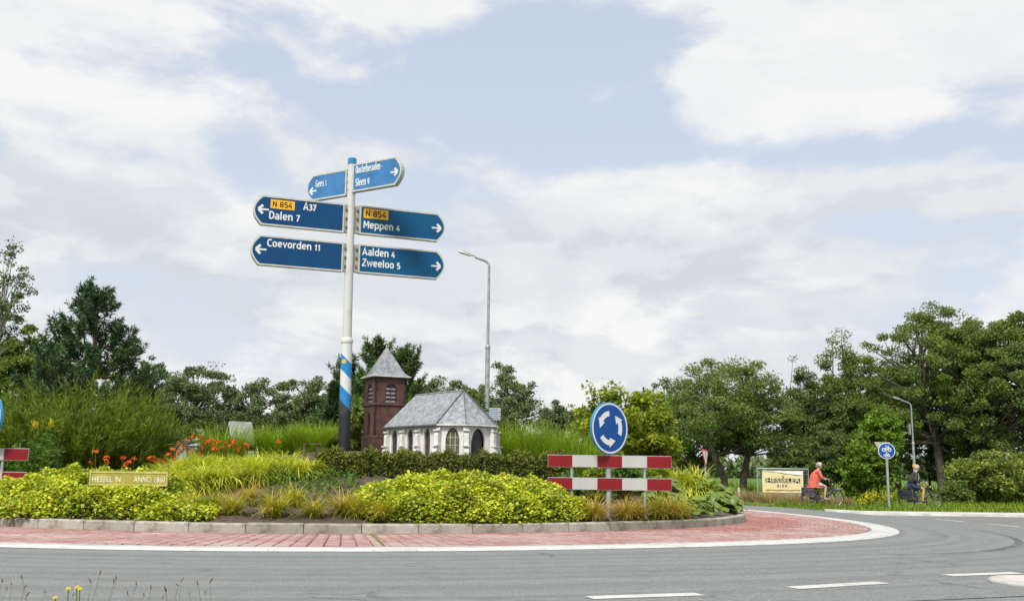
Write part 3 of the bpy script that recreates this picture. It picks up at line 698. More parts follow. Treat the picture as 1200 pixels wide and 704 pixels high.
def barrier(name, Y, cx, top1, bot1, top2, bot2, half_px, disc_c, disc_r_px, yaw, label):
    scl = FPX / Y * .985; o = at(cx, (top1 + bot2) / 2, Y); z0 = float(mound(o.x, Y)) - .05
    t = empty(name, (o.x, Y, z0), label=label, cat='traffic barrier', group='red and white barriers with a roundabout disc')
    Z = lambda py: at(cx, py, Y).z - z0
    hw = half_px / scl
    for zt_, zb in ((Z(top1), Z(bot1)), (Z(top2), Z(bot2))):
        b = empty('plank', (0, 0, (zt_ + zb) / 2), 0, t); h = zt_ - zb
        mb = MB(); mb.box((0, .012, 0), (hw * 2, .024, h), 0, None, .004); mb.box((0, .03, h * .3), (hw * 2, .02, .03)); mb.build('plank_board', M_STEEL, b)
        for k in range(5):
            w = hw * 2 / 5; mb = MB(); mb.box((-hw + (k + .5) * w, -.002, 0), (w - (.014 if k in (0, 4) else .002), .005, h - .022))
            mb.build('red_panel' if k % 2 == 0 else 'white_panel', M_RED if k % 2 == 0 else M_PWHITE, b)
    for px in (-.61, .57):
        mb = MB(); mb.tube([(px * hw, .055, 0), (px * hw, .055, Z(top1) - .03)], .03, 12); mb.build('post', M_STEEL, t, True, sharp=40)
    dx_ = (disc_c[0] - cx) / scl; dzc = Z(disc_c[1]); r_ = disc_r_px / scl
    mb = MB(); mb.tube([(dx_ - .02, .075, 0), (dx_ - .02, .075, dzc + r_ * .5)], .055, 16); mb.build('mast', M_STEEL, t, True, sharp=40)
    d = empty('roundabout_disc', (dx_, -.02, dzc), 0, t); d.rotation_euler = (0, 0, R(yaw))
    mb = MB(); mb.prism(circ(r_), -.012, .035); mb.build('disc_plate', M_SEDGE, d)
    mb = MB(); mb.prism(circ(r_ * .965), -.016, -.0125, 0, None, (circ(r_ * .905),)); mb.build('rim_line', M_WHITE, d)
    mb = MB(); mb.prism(circ(r_ * .90), -.0155, -.0122); mb.build('disc_face', M_SBLUE, d)
    for a0 in (-25, 95, 215):
        mb = MB(); disc_arrow(mb, r_ * .46, r_ * .66, a0, a0 + 52, -.0195, -.016, 34); mb.build('white_arrow', M_WHITE, d)
    return t
barrier('barrier_sign', 20.75, 714.5, 533.2, 547.8, 559.6, 574.2, 70.5, (714.5, 501.5), 29.6, 40, 'barrier with its whole roundabout disc, beside the yellow green mound of ground cover')
barrier('barrier_sign', 20.0, -40.5, 524.2, 538.6, 551.8, 566.8, 70.5, (-18.5, 491), 29.6, -38, 'barrier cut off by the edge of the photo, next to tall goldenrod')

# ---------------- plaque
pl = at(151, 560.5, 19.1); t = empty('name_plaque', (pl.x, 19.1, float(mound(pl.x, 19.1))), label='olive gold plaque with white capitals reading HESSEL N ANNO 1860', cat='plaque')
zc = pl.z - t.location.z; hw, hh = 43.5 / 59, 7.6 / 59
M_OLIVE = mat('plaque_olive', (.36, .31, .055), .55, .15, 5); M_OLIVEF = mat('plaque_frame', (.52, .47, .16), .5, .15, 5); M_CREAM = mat('plaque_lettering', (.78, .74, .58), .5)
mb = MB(); mb.box((0, 0, zc), (hw * 2 - .05, .03, hh * 2 - .05)); mb.build('plaque_board', M_OLIVE, t)
mb = MB(); mb.box((0, 0, zc + hh - .012), (hw * 2, .05, .03)); mb.box((0, 0, zc - hh + .012), (hw * 2, .05, .03))
mb.box((-hw + .014, 0, zc), (.028, .05, hh * 2 - .06)); mb.box((hw - .014, 0, zc), (.028, .05, hh * 2 - .06)); mb.build('plaque_frame', M_OLIVEF, t)
link('lettering', text_mesh("HESSEL 'N", .150, M_CREAM, .004, .84), t, (-hw + .045, -.018, zc - .065))
link('lettering', text_mesh("ANNO 1860", .150, M_CREAM, .004, .74), t, (.10, -.018, zc - .062))
for s_ in (-1, 1):
    mb = MB(); mb.box((s_ * hw * .7, .035, zc / 2), (.04, .04, zc + .1)); mb.build('stake', M_DSTEEL, t)

# ---------------- miniature church
M_PLASTER = mat('white_plaster', (.66, .65, .615), .75, .1, 5, .15, 30, col2=(.52, .50, .44), thr=(.55, .8), foot=(.06, .5, (.42, .39, .32)))
M_PLASTERS = mat('white_plaster_base', (.66, .64, .58), .75, .15, 6, .12, 30)
M_LEAD = mat('grey_lead_roof', (.29, .30, .316), .6, .2, 8.5, .3, 18, col2=(.165, .175, .19), thr=(.36, .62))
M_LEADD = mat('dark_lead_seam', (.10, .105, .115), .6, .2, 9)
M_TBRICK = mat('brown_brick_paint', (.095, .046, .036), .65, .25, 4, .4, 30)
M_PANE = mat('dark_window_pane', (.02, .018, .018), .25, .3, 8, spec=.5)
M_OPANE = mat('olive_window_pane', (.11, .105, .055), .3, .2, 6, spec=.5)
M_RPANE = mat('brown_window_pane', (.07, .035, .03), .3, .3, 6, spec=.5)
M_LOUV = mat('grey_louvre', (.26, .26, .255), .6, .15, 9)
def gothic(cx, z0, z1, w, n=6):             # pointed arch outline
    zs = z1 - w * .95; o_ = [(cx - w / 2, z0), (cx + w / 2, z0)]
    for k in range(n + 1):
        t = k / n; a = t * math.pi / 2.6; o_.append((cx + w / 2 - w * .5 * (1 - math.cos(t * math.pi / 2)), zs + (z1 - zs) * math.sin(t * math.pi / 2)))
    for k in range(n - 1, -1, -1):
        t = k / n; o_.append((cx - w / 2 + w * .5 * (1 - math.cos(t * math.pi / 2)), zs + (z1 - zs) * math.sin(t * math.pi / 2)))
    return o_
def rounded(cx, z0, z1, w, n=10):
    zs = z1 - w / 2; return [(cx - w / 2, z0), (cx + w / 2, z0)] + [(cx + w / 2 * math.cos(math.pi * k / n), zs + w / 2 * math.sin(math.pi * k / n)) for k in range(n + 1)]
CZ = 25.2; crn = at(514.5, 500, CZ); RZ = R(-54)
xd = Vector((math.cos(RZ), math.sin(RZ), 0)); yd = Vector((-math.sin(RZ), math.cos(RZ), 0)); HW = .86
org = Vector((crn.x, CZ, 0)) + yd * HW; bz = 1.02
ch = empty('miniature_church', (org.x, org.y, bz), RZ, label='small white model church with grey lead roof and pointed windows', cat='model church')
Hw = at(514.5, 496, CZ).z - bz; LN = 2.62; FW = .5
def edge_matrix(p0, p1):                    # local frame: X along the wall, -Y outward
    d = Vector((p1[0] - p0[0], p1[1] - p0[1], 0)); a = math.atan2(d.y, d.x)
    return Matrix.Translation((p0[0], p0[1], 0)) @ Matrix.Rotation(a, 4, 'Z'), d.length
pts = [(-LN, -HW), (0, -HW), (FW, -.39), (FW, .39), (0, HW), (-LN, HW)]
walls = [(0, 1, [.37, 1.20, 2.05], .30), (1, 2, [.355], .36), (2, 3, [.39], .43), (3, 4, [.355], .36), (4, 5, [.5, 1.3, 2.1], .3), (5, 0, [], 0)]
for (a, b, wins, ww) in walls:
    Mx, L = edge_matrix(pts[a], pts[b]); wz1, wz0 = Hw - (.10 if ww < .4 else .11), .26
    if a == 2: wz0 = .10
    mb = MB(); mb.prism([(0, 0), (L, 0), (L, Hw), (0, Hw)], 0, .075, 0, Mx, tuple(gothic(c, wz0, wz1, ww) for c in wins)); wl = mb.build('church_wall', M_PLASTER, ch)
    for c in wins:
        if a == 2:
            mb = MB(); mb.prism(gothic(c, wz0, wz1 - .04, ww * .74), .07, .085, 0, Mx); mb.build('dark_doorway', M_PANE, ch)
            continue
        mb = MB(); mb.prism(gothic(c, wz0 + .002, wz1 - .003, ww - .006), .045, .055, 0, Mx)
        w_ = mb.build('window', {0: M_PANE, 1: M_OPANE}.get(a, M_RPANE), ch) if c != wins[-1] or a != 0 else mb.build('window', M_RPANE, ch)
        mb = MB()
        for dx_ in (-.18, .18): mb.box((c + dx_ * ww, .036, (wz0 + wz1) / 2 - .04), (.012, .016, (wz1 - wz0) * .84), 0, Mx)
        for zf in (.25, .5, .72): mb.box((c, .037, wz0 + (wz1 - wz0) * zf), (ww * .96, .014, .01), 0, Mx)
        mb.build('glazing_bar', M_FRAME if a == 1 else M_LEADD, w_)
def buttress(x, y, ang):
    Mx = Matrix.Translation((x, y, 0)) @ Matrix.Rotation(ang, 4, 'Z'); mb = MB()
    o_ = [(0, 0), (.17, 0), (.17, Hw * .45), (.12, Hw * .55), (.12, Hw * .78), (.03, Hw * .93), (0, Hw * .93)]
    mb.prism(o_, -.06, .06, 0, Mx)
    mb.box((.12, 0, Hw * .56), (.13, .15, .035), 0, Mx); mb.box((.08, 0, Hw * .865), (.12, .15, .035), 0, Mx)
    mb.build('buttress', M_PLASTER, ch)
for x in (-LN + .07, -1.70, -.90): buttress(x, -HW, -math.pi / 2)
buttress(0, -HW, -math.pi / 2 + R(22)); buttress(FW, -.39, R(-22)); buttress(FW, .39, R(22)); buttress(0, HW, math.pi / 2 - R(22))
for x in (-LN + .07, -1.7, -.9): buttress(x, HW, math.pi / 2)
# roof
rz = at(544, 456.5, CZ + .35).z - bz; ov = .09; ez = Hw - .01
ap_ = Vector((-.22, 0, rz)); ap2 = Vector((-LN - .05, 0, rz))
E = [Vector((-LN - .07, -HW - ov, ez)), Vector((0.02, -HW - ov, ez)), Vector((FW + ov, -.39 - ov * .5, ez)), Vector((FW + ov, .39 + ov * .5, ez)), Vector((0.02, HW + ov, ez)), Vector((-LN - .07, HW + ov, ez))]
def slab(mb, poly, th=.035):
    nrm = (poly[1] - poly[0]).cross(poly[2] - poly[0]).normalized(); n = len(poly)
    mb.add([p for p in poly] + [p - nrm * th for p in poly], [tuple(range(n)), tuple(range(n, 2 * n))[::-1]] + [(i, i + n, (i + 1) % n + n, (i + 1) % n) for i in range(n)])
rf = empty('roof', (0, 0, 0), 0, ch)
mid = lambda a, b, t: a.lerp(b, t)
sag = [E[0], E[1], ap_, ap2]
mb = MB(); slab(mb, sag); mb.build('roof_slope', M_LEAD, rf)
for a, b in ((1, 2), (2, 3), (3, 4)): mb = MB(); slab(mb, [E[a], E[b], ap_]); mb.build('roof_facet', M_LEAD, rf)
mb = MB(); slab(mb, [E[4], E[5], ap2, ap_]); mb.build('roof_slope', M_LEAD, rf)
mb = MB(); mb.prism([(-HW, Hw), (HW, Hw), (0, rz - .04)], -.03, .03, 0, Matrix.Translation((-LN + .03, 0, 0)) @ Matrix.Rotation(-math.pi / 2, 4, 'Z')); mb.build('gable', M_PLASTER, ch)
for a, w in ((1, .022), (2, .013), (3, .013), (4, .022)): mb = MB(); mb.tube([E[a] + Vector((0, 0, .012)), ap_ + Vector((0, 0, .015))], w, 6); mb.build('hip_seam', M_LEADD, rf)
mb = MB(); mb.tube([ap_ + Vector((0, 0, .01)), ap2 + Vector((0, 0, .01))], .022, 6); mb.build('ridge', M_LEAD, rf)
mb = MB(); mb.tube([E[0] + Vector((0, -.01, -.035)), E[1] + Vector((0, -.01, -.035))], .03, 8); mb.build('gutter', M_LEADD, rf)
mb = MB()
for a, b in ((1, 2), (2, 3), (3, 4)): mb.tube([E[a] + Vector((0, 0, -.03)), E[b] + Vector((0, 0, -.03))], .022, 6)
mb.build('eaves_trim', M_PLASTERS, rf)
# tower
TY = 29.7; tc_ = at(450.8, 480, TY); tz0 = float(mound(tc_.x, TY)) - .1
tw = empty('miniature_tower', (tc_.x, TY, tz0), R(-63), label='brown brick model bell tower with grey pyramid roof', cat='model tower')
zT = lambda py: at(451, py, TY).z - tz0
TS = .96; th = TS / 2; zc_, zs1, zs2 = zT(444.5), zT(475), zT(513)
for k in range(4):
    Mx = Matrix.Rotation(k * math.pi / 2, 4, 'Z') @ Matrix.Translation((-th, -th, 0))
    bel = rounded(th, zT(472.5), zT(451), .36) if k != 0 else rounded(th, zT(472.5), zT(451), .40)
    hol = [bel] + ([gothic(th, zT(509), zT(484), .20)] if k % 2 == 0 else [])
    mb = MB(); mb.prism([(0, 0), (TS, 0), (TS, zc_), (0, zc_)], 0, .06, 0, Mx, tuple(hol)); mb.build('tower_wall', M_TBRICK, tw)
    mb = MB(); mb.prism([(p[0] * .99 + th * .01, p[1]) for p in bel], .058, .064, 0, Mx); w_ = mb.build('belfry_opening', M_PANE, tw)
    for j in range(4):
        z = zT(471.2) + j * (zT(455) - zT(471.2)) / 3.4; mb = MB(); mb.box((th, .035, z), (.30, .035, .055), 0, Mx); mb.build('louvre', M_LOUV, w_)
    mb = MB(); mb.box((th, .03, (zT(472.5) + zT(452)) / 2), (.03, .03, zT(453) - zT(472.5)), 0, Mx); mb.build('mullion', M_TBRICK, w_)
    if k % 2 == 0:
        mb = MB(); mb.prism(gothic(th, zT(509), zT(484), .20), .055, .06, 0, Mx); mb.build('slit_window', M_PANE, tw)
for z, e, h in ((zs1, .03, .06), (zs2, .035, .07), (zc_ + .02, .05, .07)):
    mb = MB(); mb.box((0, 0, z), (TS + e * 2, TS + e * 2, h), 0, None, .012); mb.build('string_course', M_TBRICK, tw)
mb = MB(); mb.box((0, 0, zs2 / 2 - .02), (TS + .06, TS + .06, zs2 - .04)); mb.build('plinth', M_TBRICK, tw)
zr, zt2 = zc_ + .06, zT(406); e1, e2 = th + .10, th * .93
rfm = MB(); rfm.add([(-e1, -e1, zr), (e1, -e1, zr), (e1, e1, zr), (-e1, e1, zr), (-e2, -e2, zr + .09), (e2, -e2, zr + .09), (e2, e2, zr + .09), (-e2, e2, zr + .09), (0, 0, zt2)],
    [(3, 2, 1, 0)] + [(i, (i + 1) % 4, (i + 1) % 4 + 4, i + 4) for i in range(4)] + [(i + 4, (i + 1) % 4 + 4, 8) for i in range(4)])
rfm.build('tower_roof', M_LEAD, tw)
mb = MB(); mb.box((0, 0, zr - .012), (e1 * 2 + .01, e1 * 2 + .01, .022)); mb.build('eaves_board', M_PLASTERS, tw)

# ---------------- street lamps
M_LAMP = mat('lamp_grey', (.34, .355, .35), .5, .15, 6, metal=.3)
M_GLASS = mat('lamp_glass', (.55, .56, .55), .2, .05, spec=.6)
def lamp(px, py_top, Y, side, arm_px, r0, label, py_shoulder, head_l, x_sh=None):
    b = at(px, 545, Y); z0 = float(ground(b.x, Y)) - .05; t = empty('street_lamp', (b.x, Y, z0), label=label, cat='street lamp', group='street lamps beside the road')
    Z = lambda py: at(px, py, Y).z - z0; s_ = Y / FPX; zt_ = Z(py_top)
    kx = ROLL * 0; zsh = Z(py_shoulder)
    mb = MB(); mb.tube([(0, 0, 0), (0, 0, zsh)], [r0, r0 * .9], 12); mb.build('lower_post', M_LAMP, t, True, sharp=40)
    mb = MB(); mb.lathe([(r0 * 1.05, 0), (r0 * 1.05, .1), (r0 * .65, .16)], 12, (0, 0, zsh - .04)); mb.build('collar', M_LAMP, t, True, sharp=40)
    bend = arm_px * s_; P = [(0, 0, zsh)]
    for k in range(9):
        a = k / 8 * R(72); P.append((side * bend * .62 * (1 - math.cos(a)) / (1 - math.cos(R(72))), 0, zt_ - bend * .55 + bend * .5 * math.sin(a) / math.sin(R(72))))
    P.append((side * bend, 0, zt_ + bend * .10))
    mb = MB(); mb.tube(P, [r0 * .62] + [r0 * .5] * 10, 10); mb.build('upper_post', M_LAMP, t, True, sharp=60)
    h = empty('lamp_head', (side * bend * .92, 0, zt_ + bend * .12), 0, t); h.rotation_euler = (0, side * R(-16), 0)
    L = head_l; prof_ = [(0, .04), (.15, .085), (.45, .15), (.8, .17), (1, .10)]
    mb = MB(); vs = []; fs = []; n = 12
    for (u, w) in prof_:
        for k in range(n):
            a = 2 * math.pi * k / n; vs.append((side * u * L, w * L * .9 * math.cos(a), max(-.05, math.sin(a) * .8) * w * L * 1.0))
    for i in range(len(prof_) - 1):
        for k in range(n): l = (k + 1) % n; fs.append((i * n + k, i * n + l, (i + 1) * n + l, (i + 1) * n + k))
    fs += [tuple(range(n)), tuple((len(prof_) - 1) * n + k for k in range(n))[::-1]]
    mb.add(vs, fs); mb.build('lamp_housing', M_LAMP, h, True, sharp=40)
    mb = MB(); mb.box((side * L * .6, 0, -.03 * L), (L * .6, L * .26, .05 * L), 0, None, .01); mb.build('lamp_glass', M_GLASS, h)
    return t, Z
lamp(569.3, 303, 43.6, -1, 17, .112, 'tall grey street lamp rising behind the white model church', 407, .85)
t, Z = lamp(1071.5, 470, 54, -1, 11, .072, 'short pale lamp post behind the cyclist in a dark jacket', 520, .5)
for zz_, w, h in ((Z(503), .18, .55),):
    mb = MB(); mb.box((-.16, .0, zz_), (.05, .22, h)); mb.build('side_sign', M_STEEL, t)
mb = MB(); mb.tube([(0, 0, Z(547)), (0, 0, Z(543.5))], .10, 12); mb.build('orange_band', M_YEL, t)
# ---------------- small signs
def post_sign(name, px, py_base_z, Y, label, cat, r=.038, top_py=500):
    b = at(px, 545, Y); z0 = float(ground(b.x, Y)); t = empty(name, (b.x, Y, z0), label=label, cat=cat)
    Z = lambda py: at(px, py, Y).z - z0
    mb = MB(); mb.tube([(0, 0, -.1), (0, 0, Z(top_py))], r, 12); mb.build('post', M_STEEL, t, True, sharp=40)
    return t, Z
t, Z = post_sign('cycle_sign', 1039.6, 0, 42.9, 'blue disc sign with white cycle symbols on a grey post', 'road sign', .055, 521)
d = empty('blue_disc', (0, -.03, Z(528)), 0, t); d.rotation_euler = (0, 0, R(-18)); r_ = .34
mb = MB(); mb.prism(circ(r_), -.01, .02); mb.build('disc_plate', M_WHITE, d)
mb = MB(); mb.prism(circ(r_ * .93), -.014, -.0105); mb.build('disc_face', M_SBLUE, d)
def tiny_bike(mb, cx, cz, s, y):
    for dx_ in (-.62, .62): 
        mb.prism([(cx + s * (dx_ + .42 * math.cos(k * math.pi / 8)), cz + s * .42 * math.sin(k * math.pi / 8)) for k in range(16)], y, y + .004, 0, None, ([(cx + s * (dx_ + .27 * math.cos(k * math.pi / 8)), cz + s * .27 * math.sin(k * math.pi / 8)) for k in range(16)],))
    for a, b in (((-.62, 0), (-.1, .55)), ((-.1, .55), (.45, .55)), ((.45, .75), (.62, 0)), ((-.1, .55), (0, 0)), ((0, 0), (.5, .5)), ((-.25, .72), (.05, .72)), ((.3, .8), (.5, .75))):
        dx_, dz_ = b[0] - a[0], b[1] - a[1]; L = math.hypot(dx_, dz_); n_ = (-dz_ / L * .065, dx_ / L * .065)
        mb.prism([(cx + s * (a[0] + n_[0]), cz + s * (a[1] + n_[1])), (cx + s * (a[0] - n_[0]), cz + s * (a[1] - n_[1])), (cx + s * (b[0] - n_[0]), cz + s * (b[1] - n_[1])), (cx + s * (b[0] + n_[0]), cz + s * (b[1] + n_[1]))][::-1], y, y + .004)
mb = MB(); tiny_bike(mb, 0, .05, .185, -.019); mb.build('white_bicycle_symbol', M_WHITE, d)
mb = MB(); tiny_bike(mb, 0, -.20, .125, -.019); mb.box((.0, -.017, -.15), (.1, .004, .06)); mb.build('white_moped_symbol', M_WHITE, d)
tr3 = [(-.40, .34), (0, -.36), (.40, .34)]
mb = MB(); mb.prism([(-.34, .28), (.0, -.30), (.34, .28)], .10, .125); tb = mb.build('triangle_back', M_FRAME_D, t, loc=(-.12, .02, Z(525.5)))
# yield sign, beyond the island plants
t, Z = post_sign('yield_sign', 826.5, 0, 44.0, 'yield triangle seen edge on above the hosta plants', 'road sign', .035, 528)
d = empty('triangle', (0, -.03, Z(535.5)), 0, t); d.rotation_euler = (R(-6), R(7), R(60)); s_ = .46
mb = MB(); mb.prism([(0, -s_), (s_, s_ * .75), (-s_, s_ * .75)], -.012, .012, 0, None, ([(0, -s_ * .74), (s_ * .78, s_ * .60), (-s_ * .78, s_ * .60)],)); mb.build('red_border', mat('yield_red', (.5, .05, .05), .5), d)
mb = MB(); mb.prism([(0, -s_ * .74), (s_ * .78, s_ * .60), (-s_ * .78, s_ * .60)], -.008, .008); mb.build('triangle_face', M_WHITE, d)
# distant blue and white direction board behind the church
t, Z = post_sign('direction_board', 574, 0, 46, 'small white and blue direction boards behind the model church roof', 'road sign', .05, 479)
M_LB = mat('pale_sign_blue', (.20, .32, .48), .5)
for py, c_ in ((480.2, M_PWHITE), (485.2, M_PWHITE), (490, M_PWHITE)):
    b_ = empty('board', (0, -.07, Z(py)), 0, t); mb = MB(); mb.box((0, 0, 0), (.92, .03, .185)); mb.build('board_plate', M_PWHITE, b_)
    mb = MB(); mb.box((-.04, -.018, .02), (.74, .005, .055)); mb.box((.0, -.018, -.075), (.90, .005, .025)); mb.build('blue_line', M_LB, b_)
# banner on a mesh fence panel
BY = 47.0; b0 = at(888, 580, BY); b1 = at(948, 580, BY); zb = float(ground(b0.x, BY))
t = empty('banner_stand', ((b0.x + b1.x) / 2, BY, zb), label='cream yellow advertising banner tied in a wire fence frame', cat='banner')
Z = lambda py: at(917, py, BY).z - zb; W_ = (b1.x - b0.x) / 2
M_GREENST = mat('greenish_steel', (.30, .36, .33), .5, .1, 5, metal=.3); M_BAN = mat('banner_cream', (.68, .60, .30), .6, .06, 1.2, col2=(.70, .65, .42), thr=(.4, .7)); M_BANW = mat('banner_white', (.78, .76, .72), .6)
M_BEAM = mat('beam_grey', (.24, .24, .23), .8, .2)
mb = MB(); zt_, zl_ = Z(549), Z(580)
mb.tube([(-W_, 0, zl_), (-W_, 0, zt_), (W_, 0, zt_), (W_, 0, zl_)], .035, 8); mb.tube([(-W_, 0, Z(578.5)), (W_, 0, Z(578.5))], .02, 8); mb.build('fence_frame', M_GREENST, t, True, sharp=50)
mb = MB()
for k in range(1, 30): x = -W_ + k * W_ / 15; mb.box((x, .012, (zt_ + Z(579)) / 2), (.006, .006, zt_ - Z(579)))
for k in range(1, 10): mb.box((0, .018, Z(579) + k * (zt_ - Z(579)) / 10), (W_ * 2, .006, .006))
mb.build('wire_mesh', M_GREENST, t)
mb = MB(); mb.box((-.02, 0, zl_ - .03), (W_ * 2 + .4, .25, .14), 0, None, .02); mb.build('base_beam', M_BEAM, t)
bw0, bw1, bh0, bh1 = at(893, 565, BY).x - t.location.x, at(941, 565, BY).x - t.location.x, Z(577), Z(551.2)
ba = empty('banner', (0, -.045, 0), 0, t); mb = MB(); n = 16
vs = [(bw0 + (bw1 - bw0) * i / n, .012 * math.sin(i * 1.3 + j), bh0 + (bh1 - bh0) * j / 4) for j in range(5) for i in range(n + 1)]
mb.add(vs, [(j * (n + 1) + i, j * (n + 1) + i + 1, (j + 1) * (n + 1) + i + 1, (j + 1) * (n + 1) + i) for j in range(4) for i in range(n)]); mb.build('banner_cloth', M_BAN, ba)
bh = bh1 - bh0; bw = bw1 - bw0; bc = (bw0 + bw1) / 2
mb = MB(); o_ = [(bw0, bh1), (bw0, bh1 - .02)] + [(bw0 + bw * k / 10, bh1 - .02 - bh * .17 * sm(k / 10)) for k in range(11)] + [(bw1, bh1)]
mb.prism(o_, -.024, -.020); mb.build('white_banner_edge', M_BANW, ba)
zmid = bh0 + bh * .57
mb = MB(); mb.box((bc, -.022, zmid), (bw * .84, .006, bh * .175)); mb.build('black_name_bar', M_BLACK, ba)
link('lettering', text_mesh('HESSELER', .245, M_BAN, .012, 1.50, 'CENTER'), ba, (bc, -.027, zmid - .085))
link('lettering', text_mesh('B I E R .', .15, M_BLACK, .012, 1.15, 'CENTER'), ba, (bc, -.024, zmid - bh * .30))
mb = MB(); mb.box((bc + .0, -.022, bh0 + bh * .13), (bw * .84, .005, .03)); mb.build('small_print', mat('print_brown', (.42, .26, .08), .6), ba)
mb = MB(); mb.prism([(bc - .03, zmid + bh * .12), (bc + .06, zmid + bh * .12), (bc + .06, zmid + bh * .2), (bc - .03, zmid + bh * .2)], -.025, -.021); mb.build('emblem', mat('print_olive', (.25, .22, .05), .6), ba)
# short posts in the verge
for px, h, mm in ((866, .62, mat('weathered_wood', (.42, .38, .32), .8, .2)), (876, .5, mat('dark_wood', (.06, .05, .045), .8, .2)),):
    b = at(px, 580, 45.6); z0 = float(ground(b.x, 45.6)); mb = MB(); mb.lathe([(.06, -.1), (.06, h - .02), (.045, h)], 10); 
    tag(mb.build('verge_post', mm, None, True, loc=(b.x, 45.6, z0), sharp=40), ('pale' if h > .55 else 'dark') + ' short wooden post in the grass before the banner', 'post')
for px, lab in ((203, 'garden spotlight beside the ground cover edge'), (211, 'garden spotlight beside the first sedge tuft')):
    b = at(px, 603, 18.35); z0 = float(mound(b.x, 18.35)); t = empty('garden_spotlight', (b.x, 18.35 + (px - 203) * .03, z0), label='small dark ' + lab, cat='garden light')
    mb = MB(); mb.lathe([(.035, -.1), (.035, .11), (.05, .12), (.05, .15)], 12); mb.build('spike', M_DSTEEL, t)
    mb = MB(); mb.lathe([(.062, .14), (.066, .155), (.05, .18), (.012, .195)], 12); mb.build('cap', M_STEEL, t)
M_STAKE = mat('stake_wood', (.10, .065, .05), .8, .3)
for i, (px, py0, py1, Y) in enumerate(((355, 560, 519, 23.9), (371, 566, 520, 23.6))):
    b = at(px, py0, Y); z0 = float(mound(b.x, Y)); t = empty('wooden_stake', (b.x, Y, z0), label=('dark stake with a flat cap beside the box hedge', 'dark stake among reddish twigs, next to the daylilies')[1 - i], cat='stake')
    h = at(px, py1, Y).z - z0; mb = MB(); mb.box((0, 0, h / 2 - .05), (.06, .06, h + .1)); mb.build('stake', M_STAKE, t)
    if i: mb = MB(); mb.box((-.05, 0, h), (.30, .12, .035)); mb.build('cap_board', M_STAKE, t)
# ================================================================== CYCLISTS
M_TYRE = mat('tyre_rubber', (.025, .025, .025), .8); M_RIM = mat('rim_alloy', (.5, .5, .5), .35, .05, metal=.8)
M_BFRAME = mat('black_frame', (.02, .021, .023), .35, .1, spec=.5); M_BFRAME2 = mat('anthracite_frame', (.035, .036, .04), .35, .1)
M_BAG = mat('dark_bag', (.022, .022, .028), .7, .3, 20, .2, 60); M_BAG2 = mat('purplish_bag', (.075, .06, .09), .7, .3, 20, .2, 60)
M_SKIN = mat('skin', (.55, .30, .21), .55, .08, 20); M_HAIRG = mat('grey_hair', (.55, .52, .47), .8, .15, 60, .4, 120)
M_SADDLE = mat('saddle_black', (.02, .02, .02), .6)
def wheel(par, x, r, fm):
    w = empty('wheel', (x, 0, r), 0, par)
    mb = MB(); mb.ring((0, 0, 0), r - .024, .027, n=36, m=6); mb.build('tyre', M_TYRE, w, True)
    mb = MB(); mb.ring((0, 0, 0), r - .047, .012, n=36, m=4)
    mb.tube([(0, -.045, 0), (0, .045, 0)], .028, 8)
    for k in range(18):
        a = 2 * math.pi * k / 18; b = a + (.5 if k % 2 else -.5)
        mb.tube([(.025 * math.cos(b), (-1) ** (k // 2) * .03, .025 * math.sin(b)), ((r - .05) * math.cos(a), 0, (r - .05) * math.sin(a))], .0028, 3, cap=False)
    mb.build('spoked_rim', M_RIM, w)
    mb = MB(); mb.ring((0, 0, 0), r + .03, .012, n=18, m=4, a0=R(20), a1=R(195) if x < .5 else R(150)); mb.build('mudguard', fm, w)
